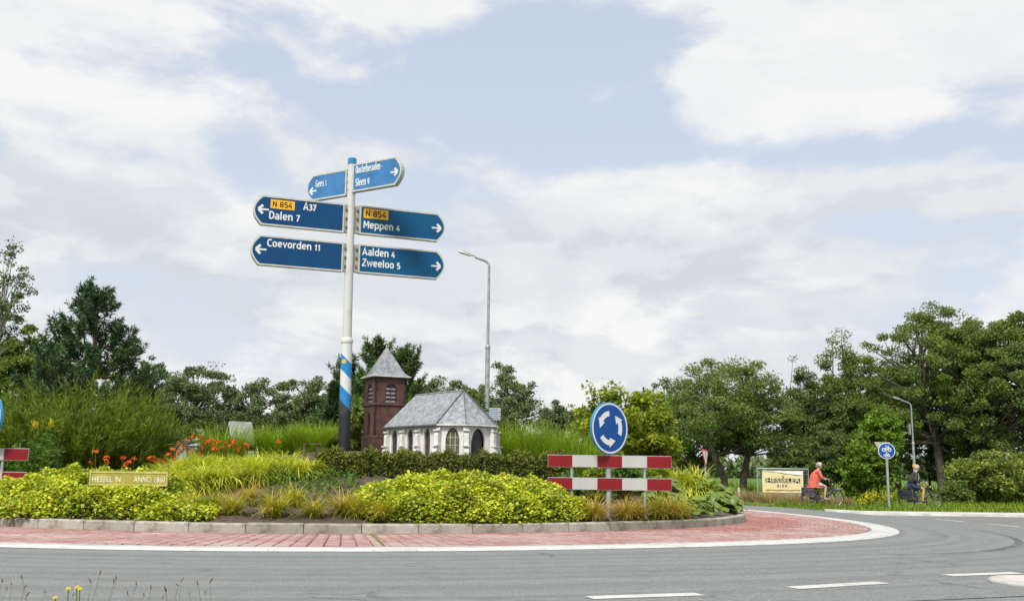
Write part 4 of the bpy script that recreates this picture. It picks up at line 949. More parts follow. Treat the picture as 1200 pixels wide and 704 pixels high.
def bicycle(loc, label, fm, low_step, basket=False):
    t = empty('bicycle', loc, 0, label=label, cat='bicycle', group='bicycles on the cycle path')
    r = .355; WB = 1.13
    wheel(t, 0, r, fm); wheel(t, WB, r, fm)
    bb = Vector((.47, 0, .30)); seat = Vector((.27, 0, .82)); head_b, head_t = Vector((.96, 0, .66)), Vector((.88, 0, .98))
    mb = MB()
    mb.tube([bb, seat], .028, 8); mb.tube([bb, (0, .06, r)], .013, 6); mb.tube([bb, (0, -.06, r)], .013, 6); mb.tube([seat * .9 + bb * .1, (0, .06, r)], .011, 6); mb.tube([seat * .9 + bb * .1, (0, -.06, r)], .011, 6)
    mb.tube([bb, bb.lerp(head_b, .35) + Vector((0, 0, -.05)), head_b], .045 if low_step else .036, 8)
    if not low_step: mb.tube([seat.lerp(bb, .12), head_t.lerp(head_b, .25)], .026, 8)
    else: mb.tube([bb.lerp(seat, .35), bb.lerp(head_t, .55) + Vector((0, 0, -.12)), head_t.lerp(head_b, .4)], .02, 8)
    mb.tube([head_b, head_t], .032, 8); mb.build('frame', fm, t, True, sharp=50)
    mb = MB()
    for s_ in (-1, 1): mb.tube([head_b, head_b + Vector((.04, s_ * .055, -.05)), (WB, s_ * .055, r)], .019, 6)
    mb.build('fork', fm, t, True, sharp=50)
    mb = MB(); mb.tube([head_t, head_t + Vector((-.03, 0, .17))], .014, 8)
    H = head_t + Vector((-.03, 0, .17)); mb.tube([H + Vector((-.17, -.30, .0)), H + Vector((-.05, -.27, .03)), H + Vector((.05, -.10, .02)), H + Vector((.05, .10, .02)), H + Vector((-.05, .27, .03)), H + Vector((-.17, .30, .0))], .013, 8); mb.build('handlebar', M_RIM, t, True)
    for s_ in (-1, 1): mb = MB(); mb.tube([H + Vector((-.19, s_ * .302, .0)), H + Vector((-.06, s_ * .275, .028))], .019, 8); mb.build('grip', M_SADDLE, t)
    mb = MB(); mb.lathe([(.03, 0), (.05, .02), (.05, .05), (.02, .07)], 10, M=Matrix.Translation(head_t + Vector((.09, 0, -.05))) @ Matrix.Rotation(R(90), 4, 'Y')); mb.build('headlight', M_RIM, t)
    mb = MB(); mb.tube([seat, seat + Vector((-.03, 0, .10))], .013, 8); mb.build('seat_post', M_RIM, t)
    sd_ = seat + Vector((-.04, 0, .12)); mb = MB()
    vs = []; fs = []; sec = [(-.13, .10, -.01), (-.08, .115, .02), (.0, .085, .015), (.08, .04, .0), (.14, .022, -.012)]
    for (x, w, z) in sec:
        for k in range(8): a = 2 * math.pi * k / 8; vs.append((sd_.x + x, sd_.y + w * math.cos(a), sd_.z + z + .035 * math.sin(a)))
    for i in range(4):
        for k in range(8): fs.append((i * 8 + k, i * 8 + (k + 1) % 8, (i + 1) * 8 + (k + 1) % 8, (i + 1) * 8 + k))
    fs += [tuple(range(8))[::-1], tuple(32 + k for k in range(8))]; mb.add(vs, fs); mb.build('saddle', M_SADDLE, t, True)
    cr_ = empty('crank', bb, 0, t); mb = MB(); mb.ring((0, -.05, 0), .085, .008, n=20, m=4); mb.tube([(0, -.09, 0), (0, .09, 0)], .016, 8)
    mb.tube([(0, -.09, 0), (.162, -.09, -.03)], .011, 6); mb.tube([(0, .09, 0), (-.162, .09, .03)], .011, 6); mb.build('crank_set', M_RIM, cr_)
    for p in ((.162, -.14, -.03), (-.162, .14, .03)): mb = MB(); mb.box(p, (.10, .09, .022)); mb.build('pedal', M_SADDLE, cr_)
    mb = MB(); mb.box((.23, -.055, .33), (.50, .03, .10), 0, None, .01); mb.build('chain_case', fm, t)
    mb = MB()
    for s_ in (-1, 1): mb.tube([(.20, s_ * .06, .745), (-.28, s_ * .065, .745)], .007, 6); mb.tube([(-.2, s_ * .065, .745), (0, s_ * .065, r)], .006, 6)
    for k in range(5): mb.tube([(.15 - k * .1, -.065, .745), (.15 - k * .1, .065, .745)], .005, 6)
    mb.build('luggage_rack', fm, t)
    if basket:
        mb = MB(); mb.tube([(WB - .05, 0, .73), (WB + .30, 0, .74)], .012, 6)
        for s_ in (-1, 1): mb.tube([(WB - .05, s_ * .14, .74), (WB + .28, s_ * .14, .75)], .009, 6); mb.tube([(WB + .15, s_ * .1, .74), (WB, s_ * .07, r)], .007, 6)
        mb.tube([(WB + .28, -.14, .75), (WB + .28, .14, .75)], .009, 6); mb.build('front_rack', M_RIM, t)
    else:
        mb = MB(); mb.box((.38, 0, .56), (.09, .075, .34), 0, Matrix.Translation((.38, 0, .56)) @ Matrix.Rotation(R(-22), 4, 'Y') @ Matrix.Translation((-.38, 0, -.56)), .015); mb.build('battery', M_BFRAME2, t)
    return t
def pannier(loc, label, mm):
    t = empty('pannier_bag', loc, 0, label=label, cat='bag', group='double panniers on bicycle racks')
    for s_ in (-1, 1):
        mb = MB(); mb.prism([(-.20, -.36), (.16, -.36), (.19, -.30), (.19, -.02), (.16, 0), (-.21, 0), (-.24, -.03), (-.23, -.30)], s_ * .155 - .065, s_ * .155 + .065); mb.build('side_bag', mm, t)
        mb = MB(); mb.prism([(-.215, -.02), (.18, -.02), (.18, -.13), (.14, -.16), (-.18, -.16), (-.22, -.13)][::-1], s_ * (.228) - .006, s_ * .228 + .006); fl = mb.build('flap', mm, t)
        for x in (-.12, .09): mb = MB(); mb.box((x, s_ * .238, -.15), (.025, .01, .16)); mb.build('buckle_strap', M_SADDLE, fl)
    mb = MB(); mb.box((-.02, 0, .008), (.40, .44, .03), 0, None, .01); mb.build('top_flap', mm, t)
    return t

def skin_mesh(name, J, edges, mt, sub=2, root=0):
    """one continuous surface grown over a skeleton: J = [(x,y,z,r or (rx,ry))]"""
    me = bpy.data.meshes.new(name); me.from_pydata([j[:3] for j in J], edges, []); me.update()
    ob = bpy.data.objects.new(name, me); COL.objects.link(ob)
    md = ob.modifiers.new('skin', 'SKIN'); md.use_smooth_shade = True; md.branch_smoothing = .4
    if not me.skin_vertices: me.attributes
    if len(me.skin_vertices) == 0:
        bpy.context.view_layer.objects.active = ob; ob.select_set(True)
    for i, j in enumerate(J):
        sv = me.skin_vertices[0].data[i]; rr_ = j[3]; sv.radius = rr_ if hasattr(rr_, '__len__') else (rr_, rr_); sv.use_root = (i == root)
    s2 = ob.modifiers.new('sub', 'SUBSURF'); s2.levels = s2.render_levels = sub
    dg = bpy.context.evaluated_depsgraph_get(); res = bpy.data.meshes.new_from_object(ob.evaluated_get(dg))
    bpy.data.objects.remove(ob); res.name = name; res.materials.clear(); res.materials.append(mt)
    res.polygons.foreach_set('use_smooth', [True] * len(res.polygons)); return res
V3 = Vector
def person(loc, label, P, jacket_m, shirt_m, shorts_m, shoe_m, jacket_long, sleeve_long, woman):
    t = empty('person', loc, 0, label=label, cat='person')
    J = []; Ed = []
    def add(p, r, par=None): J.append((p[0], p[1], p[2], r)); 
    def chain(par, pts, rs):
        last = par
        for p, r in zip(pts, rs): J.append((p[0], p[1], p[2], r)); Ed.append((last, len(J) - 1)); last = len(J) - 1
        return last
    hip, sho, head = V3(P['hip']), V3(P['shoulder']), V3(P['head'])
    J.append((hip.x, hip.y, hip.z, (.12, .14)))
    mid = hip.lerp(sho, .5) + V3((-.015, 0, 0))
    chest = chain(0, [mid, hip.lerp(sho, .86)], [(.105, .12), (.11, .145)])
    nd = (head - sho); neck = chain(chest, [sho + nd * .25, sho + nd * .50, head + V3((.0, 0, -.03)), head + V3((.004, 0, .065))], [.062, .056, (.088, .074), (.085, .074)])
    feet = []; hands = []
    for s_, kn, an in ((-1, P['knee_n'], P['ankle_n']), (1, P['knee_f'], P['ankle_f'])):
        kn, an = V3(kn), V3(an); h0 = hip + V3((.02, s_ * .095, -.04))
        f0 = an + V3((.02, 0, -.055)); l = chain(0, [h0, h0.lerp(kn, .45), kn, kn.lerp(an, .32), an, f0, f0 + V3((.10, 0, -.012)), f0 + V3((.17, 0, -.012))], [.088, .080, .056, .055, .034, .036, .036, .026]); feet.append(f0)
    for s_, el_, wr in ((-1, P['elbow_n'], P['wrist_n']), (1, P['elbow_f'], P['wrist_f'])):
        el_, wr = V3(el_), V3(wr); s0 = sho + V3((0, s_ * .175, -.035)); d = (wr - el_).normalized()
        palm = wr + d * .05
        l = chain(chest, [s0, s0.lerp(el_, .5), el_, el_.lerp(wr, .4), wr, palm], [.052, .044, .037, .034, .024, (.026, .034)])
        side = V3((0, 1, 0)); side = (side - d * side.dot(d)).normalized(); dn = d.cross(side); dn = dn if dn.z < 0 else -dn
        for k, ln in enumerate((.070, .080, .076, .060)):
            b = palm + side * (-.027 + k * .018); e1_ = b + d * ln * .55 + dn * .006; e2_ = e1_ + d * ln * .2 + dn * ln * .35
            chain(l, [b + d * .018, e1_, e2_], [.0095, .0088, .0075])
        tb = palm - d * .015 - side * s_ * -.0 + side * (-s_) * .032
        chain(l, [tb, tb + d * .035 + dn * .022 + side * (-s_) * .012, tb + d * .05 + dn * .045], [.011, .010, .008])
        hands.append(palm)
    link('body', skin_mesh('body', J, Ed, M_SKIN), t)
    # face
    hd = head; f_ = V3((1, 0, 0))
    mb = MB(); mb.add([(hd.x + .080, -.012, hd.z + .035), (hd.x + .080, .012, hd.z + .035), (hd.x + .115, -.012, hd.z - .002), (hd.x + .115, .012, hd.z - .002), (hd.x + .082, -.017, hd.z - .014), (hd.x + .082, .017, hd.z - .014)], [(0, 1, 3, 2), (2, 3, 5, 4), (0, 2, 4), (1, 5, 3)]); mb.build('nose', M_SKIN, t, True)
    for s_ in (-1, 1):
        mb = MB(); mb.lathe([(.002, -.011), (.010, -.006), (.011, 0), (.010, .006), (.002, .011)], 8, (hd.x + .078, s_ * .032, hd.z + .028)); mb.build('eye', M_BLACK, t, True)
        mb = MB(); mb.lathe([(.004, -.028), (.014, -.014), (.018, .01), (.010, .026)], 8, M=Matrix.Translation((hd.x + .0, s_ * .076, hd.z + .015))); mb.build('ear', M_SKIN, t, True)
    mb = MB(); mb.box((hd.x + .083, 0, hd.z - .040), (.012, .045, .008)); mb.build('mouth', mat('lips', (.38, .14, .11), .5), t)
    # hair: a cap of short locks
    n = 900 if woman else 500; q_ = unit(rng.normal(size=(n, 3))); q_ = q_[(q_[:, 2] > (-.35 if woman else -.1)) & ~((q_[:, 0] > .45) & (q_[:, 2] < (.55 if woman else .85))) & (woman | (q_[:, 0] < .6))]
    rx = np.array([.112, .100, .120]) * (1.12 if woman else 1.0); C_ = np.array([hd.x - .008, 0, hd.z + .045])
    Vh, Fh = leaf_arrays(C_ + q_ * rx * .94, .05, .03, 0, np.cross(q_, rng.normal(size=q_.shape)) + np.array([-.4, 0, -.8]))
    cap = []; Fc = []
    for i in range(7):
        for k in range(14):
            a = 2 * math.pi * k / 14; e = math.pi / 2 * (1 - i / 6 * 1.15); x, y, z = math.cos(e) * math.cos(a), math.cos(e) * math.sin(a), math.sin(e)
            z2 = z if x < .3 else max(z, .42); cap.append(C_ + np.array([x * (1 if x < .3 else .95), y, z2]) * rx * .97)
    for i in range(6):
        for k in range(14): l = (k + 1) % 14; Fc.append((i * 14 + k, (i + 1) * 14 + k, (i + 1) * 14 + l, i * 14 + l))
    V_, F_q, mi_ = join_arrays([(Vh, Fh), (np.array(cap), np.array(Fc))]); link('hair', np_mesh('hair', V_, F_q, M_HAIRG), t)
    # clothes: surfaces that follow the body a little outside it
    lo = hip + V3((-.02, 0, -.13 if jacket_long else -.02)); bk = 1.28 if woman else 1.12; JJ = [(hip.x - .015, 0, hip.z + .02, (.185 * bk, .20 * bk))]; EE = []
    def ch2(par, pts, rs):
        last = par
        for p, r in zip(pts, rs): JJ.append((p[0], p[1], p[2], r)); EE.append((last, len(JJ) - 1)); last = len(JJ) - 1
        return last
    if jacket_long: ch2(0, [lo], [(.18 * bk, .19 * bk)])
    c_ = ch2(0, [mid, hip.lerp(sho, .86)], [(.185 * bk, .195 * bk), (.175 * bk, .205 * bk)]); ch2(c_, [sho + nd * .22], [.10])
    for s_, el_, wr in ((-1, P['elbow_n'], P['wrist_n']), (1, P['elbow_f'], P['wrist_f'])):
        el_, wr = V3(el_), V3(wr); s0 = sho + V3((0, s_ * .178, -.035))
        ch2(c_, [s0, s0.lerp(el_, .5), el_] + ([el_.lerp(wr, .5), el_.lerp(wr, .94)] if sleeve_long else [el_.lerp(wr, .35)]), [.09, .078, .070] + ([.062, .052] if sleeve_long else [.068]))
    link('jacket', skin_mesh('jacket', JJ, EE, jacket_m), t)
    a = hip.lerp(sho, .25) + V3((.165 * bk, 0, 0)); b = sho + V3((.10, 0, -.01)); mb = MB()
    mb.tube([a, a.lerp(b, .5) + V3((.03, 0, 0)), b], [.055, .062, .04], 10); mb.build('shirt', shirt_m, t, True)
    SS = [(hip.x, 0, hip.z - .02, (.150, .172))]; SE = []
    for s_, kn in ((-1, P['knee_n']), (1, P['knee_f'])):
        kn = V3(kn); h0 = hip + V3((.02, s_ * .095, -.04)); k0 = len(SS)
        for i, (p, r) in enumerate(((h0, .108), (h0.lerp(kn, .45), .102), (h0.lerp(kn, .78), .092))): SS.append((p.x, p.y, p.z, r)); SE.append((0 if i == 0 else k0 + i - 1, k0 + i))
    link('shorts', skin_mesh('shorts', SS, SE, shorts_m), t)
    for f0 in feet: link('shoe', skin_mesh('shoe', [(f0.x - .05, f0.y, f0.z, .044), (f0.x + .03, f0.y, f0.z - .006, .046), (f0.x + .12, f0.y, f0.z - .018, .042), (f0.x + .20, f0.y, f0.z - .020, .028)], [(0, 1), (1, 2), (2, 3)], shoe_m), t)
    return t
M_DJ = mat('dark_jacket', (.035, .038, .026), .8, .2, 8, .3, 30); M_CORAL = mat('coral_cardigan', (.52, .095, .06), .8, .15, 14, .3, 40, col2=(.60, .22, .17), thr=(.5, .7))
M_NAVY = mat('navy_shorts', (.035, .05, .11), .8, .2, 10); M_LSHORT = mat('pale_shorts', (.42, .44, .42), .8, .12, 10); M_SHIRT = mat('white_shirt', (.68, .70, .72), .8, .05)
M_SHOE = mat('maroon_shoe', (.09, .025, .04), .6, .2); M_SANDAL = mat('tan_sandal', (.45, .30, .22), .6, .2)
def rider_pose(lean, reach_n, reach_f, one_hand):
    hip = (.20 + lean * 0, 0, 1.01); sho = (.30 + lean, 0, 1.50); hd = (.39 + lean * 1.1, 0, 1.70)
    return dict(hip=hip, shoulder=sho, head=hd, knee_n=(.68, -.13, .84), ankle_n=(.60, -.14, .375), knee_f=(.58, .13, .72), ankle_f=(.27, .14, .435),
                elbow_n=reach_n[0], wrist_n=reach_n[1], elbow_f=reach_f[0], wrist_f=reach_f[1])
mp = hit(1094.6, 596.0, zt, .055); mz = float(ground(mp.x, 43.2)) + .014; my = 43.2
mx = at(1094.6, 590, my).x - 1.13
bicycle((mx, my, mz), 'black touring bicycle ridden by the man in a dark jacket', M_BFRAME, False)
pannier((mx - .06, my, mz + .772), 'black double pannier on the dark jacketed rider\'s bicycle', M_BAG)
person((mx, my, mz), 'grey haired man in dark jacket and navy shorts, riding with one hand', rider_pose(.10, ((.27, -.28, 1.22), (.50, -.20, 1.10)), ((.55, .28, 1.27), (.76, .30, 1.15)), True), M_DJ, M_SHIRT, M_NAVY, M_SHOE, False, True, False)
wy = 44.0; wx = at(979.5, 582, wy).x - 1.13; wz = float(ground(wx, wy)) + .014
bicycle((wx, wy, wz), 'dark step through bicycle ridden by the woman in coral', M_BFRAME2, True, True)
pannier((wx - .06, wy, wz + .772), 'purplish double pannier on the coral rider\'s bicycle', M_BAG2)
person((wx, wy, wz), 'white haired woman in coral cardigan and pale shorts on a bicycle', rider_pose(.08, ((.48, -.26, 1.20), (.70, -.29, 1.15)), ((.42, .25, 1.19), (.70, .29, 1.15)), False), M_CORAL, M_SHIRT, M_LSHORT, M_SANDAL, True, False, True)
# ================================================================== VEGETATION
M_BARK = mat('oak_bark', (.10, .085, .065), .95, .35, 5, .8, 12); M_BARKP = mat('pine_bark', (.085, .06, .045), .95, .3, 5, .8, 12); M_BIRCH = mat('birch_bark', (.34, .32, .29), .8, .4, 6, .3, 12)
L_OAK = [leaf_mat('oak_leaves', [(.105, .155, .032), (.158, .215, .05), (.215, .28, .08)]), leaf_mat('oak_leaves_olive', [(.108, .162, .036), (.165, .228, .058), (.225, .288, .09)]),
         leaf_mat('oak_leaves_dark', [(.08, .128, .034), (.122, .178, .05), (.17, .23, .072)])]
L_FAR = leaf_mat('far_leaves', [(.095, .135, .055), (.14, .186, .078), (.19, .24, .11)], .2)
L_YEL = leaf_mat('yellow_green_leaves', [(.12, .185, .018), (.22, .285, .024), (.38, .41, .04)], .35)
L_SHRUB = leaf_mat('shrub_leaves', [(.11, .15, .03), (.18, .23, .045), (.30, .33, .07)], .3)
L_BRIGHT = leaf_mat('bright_leaves', [(.09, .17, .02), (.15, .25, .03), (.22, .32, .045)], .35)
L_PINE2 = leaf_mat('young_pine_needles', [(.05, .095, .03), (.09, .15, .042), (.14, .21, .06)], .2)
L_PINE = leaf_mat('pine_needles', [(.032, .070, .030), (.056, .108, .042), (.095, .155, .062)], .12)
L_BROOM = leaf_mat('broom_stems', [(.060, .100, .010), (.115, .170, .015), (.20, .26, .022)], .22)
L_GRASS = leaf_mat('tall_grass', [(.17, .28, .018), (.26, .39, .026), (.38, .50, .045)], .3)
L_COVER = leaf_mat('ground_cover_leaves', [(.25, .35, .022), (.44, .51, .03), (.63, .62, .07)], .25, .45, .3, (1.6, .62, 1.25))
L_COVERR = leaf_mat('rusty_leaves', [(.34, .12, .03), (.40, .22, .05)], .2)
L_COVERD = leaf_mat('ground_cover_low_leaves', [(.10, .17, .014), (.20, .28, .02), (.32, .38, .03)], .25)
L_LILY = leaf_mat('daylily_leaves', [(.30, .38, .025), (.54, .57, .05), (.72, .69, .13)], .3)
L_HEDGE = leaf_mat('hedge_leaves', [(.075, .105, .020), (.14, .165, .028), (.22, .22, .05)], .2)
L_SEDGE = leaf_mat('sedge_blades', [(.20, .28, .025), (.44, .43, .045), (.62, .45, .08)], .25)
L_SEDGE2 = leaf_mat('straw_sedge_blades', [(.36, .34, .05), (.56, .43, .07), (.60, .40, .15)], .25)
L_HOSTA = leaf_mat('hosta_leaves', [(.05, .11, .018), (.085, .16, .03), (.22, .28, .03)], .2, .4, .4)
L_GOLD = leaf_mat('goldenrod_leaves', [(.06, .13, .02), (.10, .19, .03), (.16, .26, .04)], .3)
L_VERGE = leaf_mat('verge_grass', [(.085, .16, .014), (.16, .25, .022), (.30, .36, .05)], .3)
L_SEEDY = leaf_mat('seeding_grass', [(.22, .20, .07), (.34, .25, .11), (.42, .28, .16)], .25)
L_BUD = leaf_mat('golden_petals', [(.55, .44, .02), (.70, .55, .02)], .2)
L_ORANGE = leaf_mat('orange_petals', [(.62, .10, .012), (.74, .16, .015), (.55, .055, .015)], .2)
L_STEM = leaf_mat('green_stems', [(.10, .15, .03), (.15, .20, .04)], .1)
M_STEM = mat('stem_green', (.10, .15, .035), .7); M_TWIG = mat('twig_brown', (.09, .06, .04), .9)
def lobes(n, k=7, amp=.35, seed=0):
    r_ = np.random.default_rng(seed); c = unit(r_.normal(size=(k, 3))); h = r_.uniform(.2, 1, k)
    return lambda d: 1 - amp + amp * np.max(np.exp(-3.2 * (1 - d @ c.T)) * h, axis=1) * 1.5
def tree_parts(seed, H, zb, rx, ncl, nleaf, ll, lw, rt, mat_l, trunks=1, flat=.62, rc=.16, lean=0.0, shoots=0, top_pow=1.0, upb=.2):
    """trunk with limbs and a crown of leaf clumps; crown spans zb..H with half width rx"""
    r_ = np.random.default_rng(seed); lob = lobes(0, 9, .42, seed)
    d = unit(r_.normal(size=(ncl, 3))); u = r_.uniform(.05, 1, ncl) ** (1 / 2.3)
    C_ = d * (u * lob(d))[:, None] * np.array([rx, rx, (H - zb) / 2]) * 1.08
    C_[:, 2] += (H + zb) / 2
    C_[:, :2] *= (1 - .25 * np.clip((C_[:, 2:] - (zb + H) / 2) / ((H - zb) / 2), -1, 1))
    C_[:, 0] += lean * C_[:, 2]
    mb = MB(); bases = []
    for k in range(trunks):
        ox = (k - (trunks - 1) / 2) * rt * 5; top = V3((lean * H + ox * 2.4 + r_.normal() * rx * .1, r_.normal() * rx * .1, zb + (H - zb) * r_.uniform(.55, .75)))
        P = [V3((ox, 0, -.3)), V3((ox, 0, 0)), V3((ox * 1.1, 0, zb * .5)), V3((ox * 1.5 + r_.normal() * .08 * rx, r_.normal() * .08 * rx, zb + (H - zb) * .15)), top.lerp(V3((ox * 2, 0, zb)), .45), top]
        mb.tube(P, [rt * 1.5, rt * 1.15, rt, rt * .85, rt * .6, rt * .22], 9); bases.append(P)
    for i in range(ncl):
        if i % 3 and u[i] < .85: continue
        c = V3(C_[i]); P = bases[i % trunks]; zf = max(zb * .7, H * .26, c.z - (H - zb) * r_.uniform(.10, .28)); tt_ = None
        for a, b in zip(P[1:-1], P[2:]):
            if a.z <= zf <= b.z + .001: tt_ = a.lerp(b, (zf - a.z) / max(.01, b.z - a.z)); fr = zf
        if tt_ is None: tt_ = P[-2]
        m_ = tt_.lerp(c, .55) + V3((r_.normal(), r_.normal(), r_.normal() * .5)) * rx * .07
        k = rt * r_.uniform(.22, .42); mb.tube([tt_, m_, c], [k, k * .6, k * .18], 5, cap=False)
    w_ = r_.dirichlet(np.ones(ncl) * 2.5); cnt = r_.multinomial(nleaf, w_)
    ci = np.repeat(np.arange(ncl), cnt); rs = (rc * rx * r_.uniform(.7, 1.5, ncl))[ci]
    off = r_.normal(size=(nleaf, 3)); off = unit(off) * (r_.uniform(0, 1, nleaf) ** .42)[:, None] * np.array([1.3, 1.3, flat * 1.2])
    P_ = C_[ci] + off * rs[:, None]
    for k in range(shoots):
        a = r_.uniform(0, 6.28); b = V3((math.cos(a) * rx * r_.uniform(0, .6), math.sin(a) * rx * .3, H * .82)); tip = b + V3((r_.normal() * .12 * rx, 0, H * r_.uniform(.14, .30)))
        mb.tube([b, tip], [.018, .006], 4, cap=False); n = 46; t_ = r_.uniform(.1, 1, n)[:, None]
        P_ = np.concatenate([P_, np.array(b) * (1 - t_) + np.array(tip) * t_ + r_.normal(0, .10, (n, 3))])
    n = len(P_); Ls = ll * r_.uniform(.65, 1.35, n)
    return mb, leaves('crown', P_, Ls, Ls * lw, mat_l, upb, None)
def plant_tree(name, X, Y, label, cat, group, tm, crown, bark, z=None, rz=0.0):
    z = float(ground(X, Y)) if z is None else z
    t = empty(name, (X, Y, z), rz, label=label, cat=cat, group=group)
    link('trunk', tm.mesh('trunk', bark, True) if isinstance(tm, MB) else tm, t); link('crown', crown, t); return t
def far_tree(px, ptop, pbase_crown, half_px, Y, seed, label, ml, bark=None, trunks=1, nleaf=11000, ll=.21, ncl=90, rt=.22, name='oak_tree', group='tall oaks along the field', rc=.17, upb=.2):
    b = at(px, 560, Y); z0 = float(ground(b.x, Y)); H = (at(px, ptop, Y).z - z0) * 1.05; zb = max(.2, at(px, pbase_crown, Y).z - z0); rx = half_px * Y / FPX * 1.1
    tm, cr = tree_parts(seed, H, zb, rx, int(ncl * 1.7), int(nleaf * 2.25), ll * .75, .62, rt, ml, trunks, rc=rc * .70, upb=upb)
    return plant_tree(name, b.x, Y, label, 'tree', group, tm, cr, bark or M_BARK)
A = far_tree
A(860, 420, 545, 70, 69, 1, 'round topped oak with two bare lower trunks left of the cream banner', L_OAK[1], trunks=2, nleaf=20000, ncl=150, rt=.24)
A(812, 446, 555, 50, 74, 2, 'dark rounded tree behind the yellow green tree, at the row\'s near gap', L_OAK[0], nleaf=9000)
A(942, 430, 556, 50, 72, 3, 'ragged dark oak directly above the cream banner', L_OAK[2], nleaf=12000, ncl=100)
A(1000, 412, 550, 56, 73, 4, 'tall oak rising behind the bright green bush', L_OAK[0], nleaf=18000, ncl=150, rt=.26)
A(1052, 418, 535, 44, 77, 5, 'narrow oak between the bright bush and the short lamp post', L_OAK[2], nleaf=11000, ncl=90)
A(1118, 358, 545, 76, 68, 6, 'tallest oak with a broad crown above the dark jacketed cyclist', L_OAK[0], trunks=2, nleaf=27000, ncl=230, rt=.30, rc=.13)
A(1192, 356, 548, 74, 66, 7, 'broad oak with a leaning trunk at the edge of the photo', L_OAK[1], trunks=2, nleaf=26000, ncl=220, rt=.30, rc=.13)
A(1155, 400, 550, 44, 80, 8, 'oak half hidden between the two broadest oaks', L_OAK[2], nleaf=9000)
A(1090, 470, 585, 30, 72, 9, 'dark slender conifer behind the short lamp post', L_OAK[2], nleaf=8000, name='understory_tree', group='low dark trees below the oaks', rt=.1)
A(1130, 490, 590, 34, 72, 10, 'low dark tree between lamp post and leafy shrub', L_OAK[2], nleaf=8000, name='understory_tree', group='low dark trees below the oaks', rt=.1)
A(968, 500, 586, 34, 66, 12, 'dark low tree behind the coral rider\'s head', L_OAK[2], nleaf=9000, name='understory_tree', group='low dark trees below the oaks', rt=.1)
A(1000, 520, 588, 28, 67, 13, 'dark low tree hidden behind the bright green bush', L_OAK[2], nleaf=7000, name='understory_tree', group='low dark trees below the oaks', rt=.1)
A(925, 528, 584, 22, 68, 14, 'dark low tree just above the cream banner', L_OAK[2], nleaf=5000, name='understory_tree', group='low dark trees below the oaks', rt=.1)
# left and middle background
G2 = 'round trees behind the roundabout'
A(216, 424, 540, 50, 84, 21, 'large round grey green tree behind the broom bush', L_FAR, nleaf=12000, name='deciduous_tree', group=G2, ll=.24)
A(178, 428, 540, 26, 88, 22, 'tree between the pine and the large round tree', L_FAR, nleaf=7000, name='deciduous_tree', group=G2, ll=.24)
A(288, 446, 540, 42, 86, 23, 'lower spreading tree above the pale gabled roof', L_FAR, nleaf=10000, name='deciduous_tree', group=G2, ll=.24)
A(358, 436, 540, 40, 84, 24, 'round tree immediately left of the signpost foot', L_FAR, nleaf=11000, name='deciduous_tree', group=G2, ll=.24)
A(255, 462, 540, 26, 92, 25, 'small tree in the gap between two round trees', L_FAR, nleaf=6000, name='deciduous_tree', group=G2, ll=.24)
A(325, 470, 545, 28, 92, 26, 'small hazy tree in the dip before the signpost', L_FAR, nleaf=6000, name='deciduous_tree', group=G2, ll=.24)
A(505, 440, 545, 44, 86, 27, 'bushy tree above the model church ridge', L_FAR, nleaf=11000, name='deciduous_tree', group=G2, ll=.24)
A(596, 441, 545, 46, 82, 28, 'round tree behind the tall street lamp', L_FAR, nleaf=12000, name='deciduous_tree', group=G2, ll=.24)
A(545, 452, 545, 34, 90, 29, 'tree between model church and street lamp', L_FAR, nleaf=8000, name='deciduous_tree', group=G2, ll=.24)
A(655, 470, 545, 30, 92, 30, 'grey green tree left of the yellow tree', L_FAR, nleaf=7000, name='deciduous_tree', group=G2, ll=.24)
A(772, 446, 545, 30, 88, 31, 'dark treetop peeping over the yellow tree', L_FAR, nleaf=6000, name='deciduous_tree', group=G2, ll=.24)
# dark evergreens by the tower
G3 = 'dark evergreens behind the model tower'
def cypress(px, ptop, half_px, Y, seed, label):
    b = at(px, 520, Y); z0 = float(ground(b.x, Y)); H = at(px, ptop, Y).z - z0; r_ = np.random.default_rng(seed); n = 9000
    mb = MB(); mb.tube([(0, 0, -.2), (0, 0, H * .9)], [.14, .03], 8); rx = half_px * Y / FPX
    t_ = r_.uniform(0.0, 1, n) ** .8; w = rx * np.minimum(1, (1 - t_) * 1.9 + .04) * (.75 + .3 * np.sin(t_ * 31 + seed))
    a = r_.uniform(0, 2 * np.pi, n); ra = np.sqrt(r_.uniform(.15, 1, n)) * w * (.8 + .3 * np.sin(a * 4 + t_ * 12))
    P_ = np.stack([np.cos(a) * ra, np.sin(a) * ra, t_ * H], 1); D = np.stack([np.cos(a) * .6, np.sin(a) * .6, np.full(n, 1.0)], 1) + r_.normal(0, .3, (n, 3))
    return plant_tree('evergreen_tree', b.x, Y, label, 'tree', G3, mb, leaves('crown', P_, .30 * r_.uniform(.7, 1.3, n), .10, L_PINE if seed % 2 else L_OAK[2], .1, D), M_BARKP)
cypress(390, 452, 24, 44, 47, 'lower evergreen directly behind the signpost foot')
cypress(420, 440, 22, 48, 49, 'rounded evergreen between signpost and model tower')
A(500, 452, 540, 30, 42, 51, 'light green shrub behind the ridge of the model church', L_BRIGHT, nleaf=7000, name='tall_shrub', group='light shrubs behind the model church', ll=.2, rt=.08)
A(540, 462, 540, 30, 43, 52, 'light green shrub below the round tree, behind the apse', L_OAK[0], nleaf=6000, name='tall_shrub', group='light shrubs behind the model church', ll=.2, rt=.08)
A(425, 470, 540, 34, 41, 53, 'mid green shrub beside the black signpost foot', L_OAK[0], nleaf=7000, name='tall_shrub', group='light shrubs behind the model church', ll=.2, rt=.08)
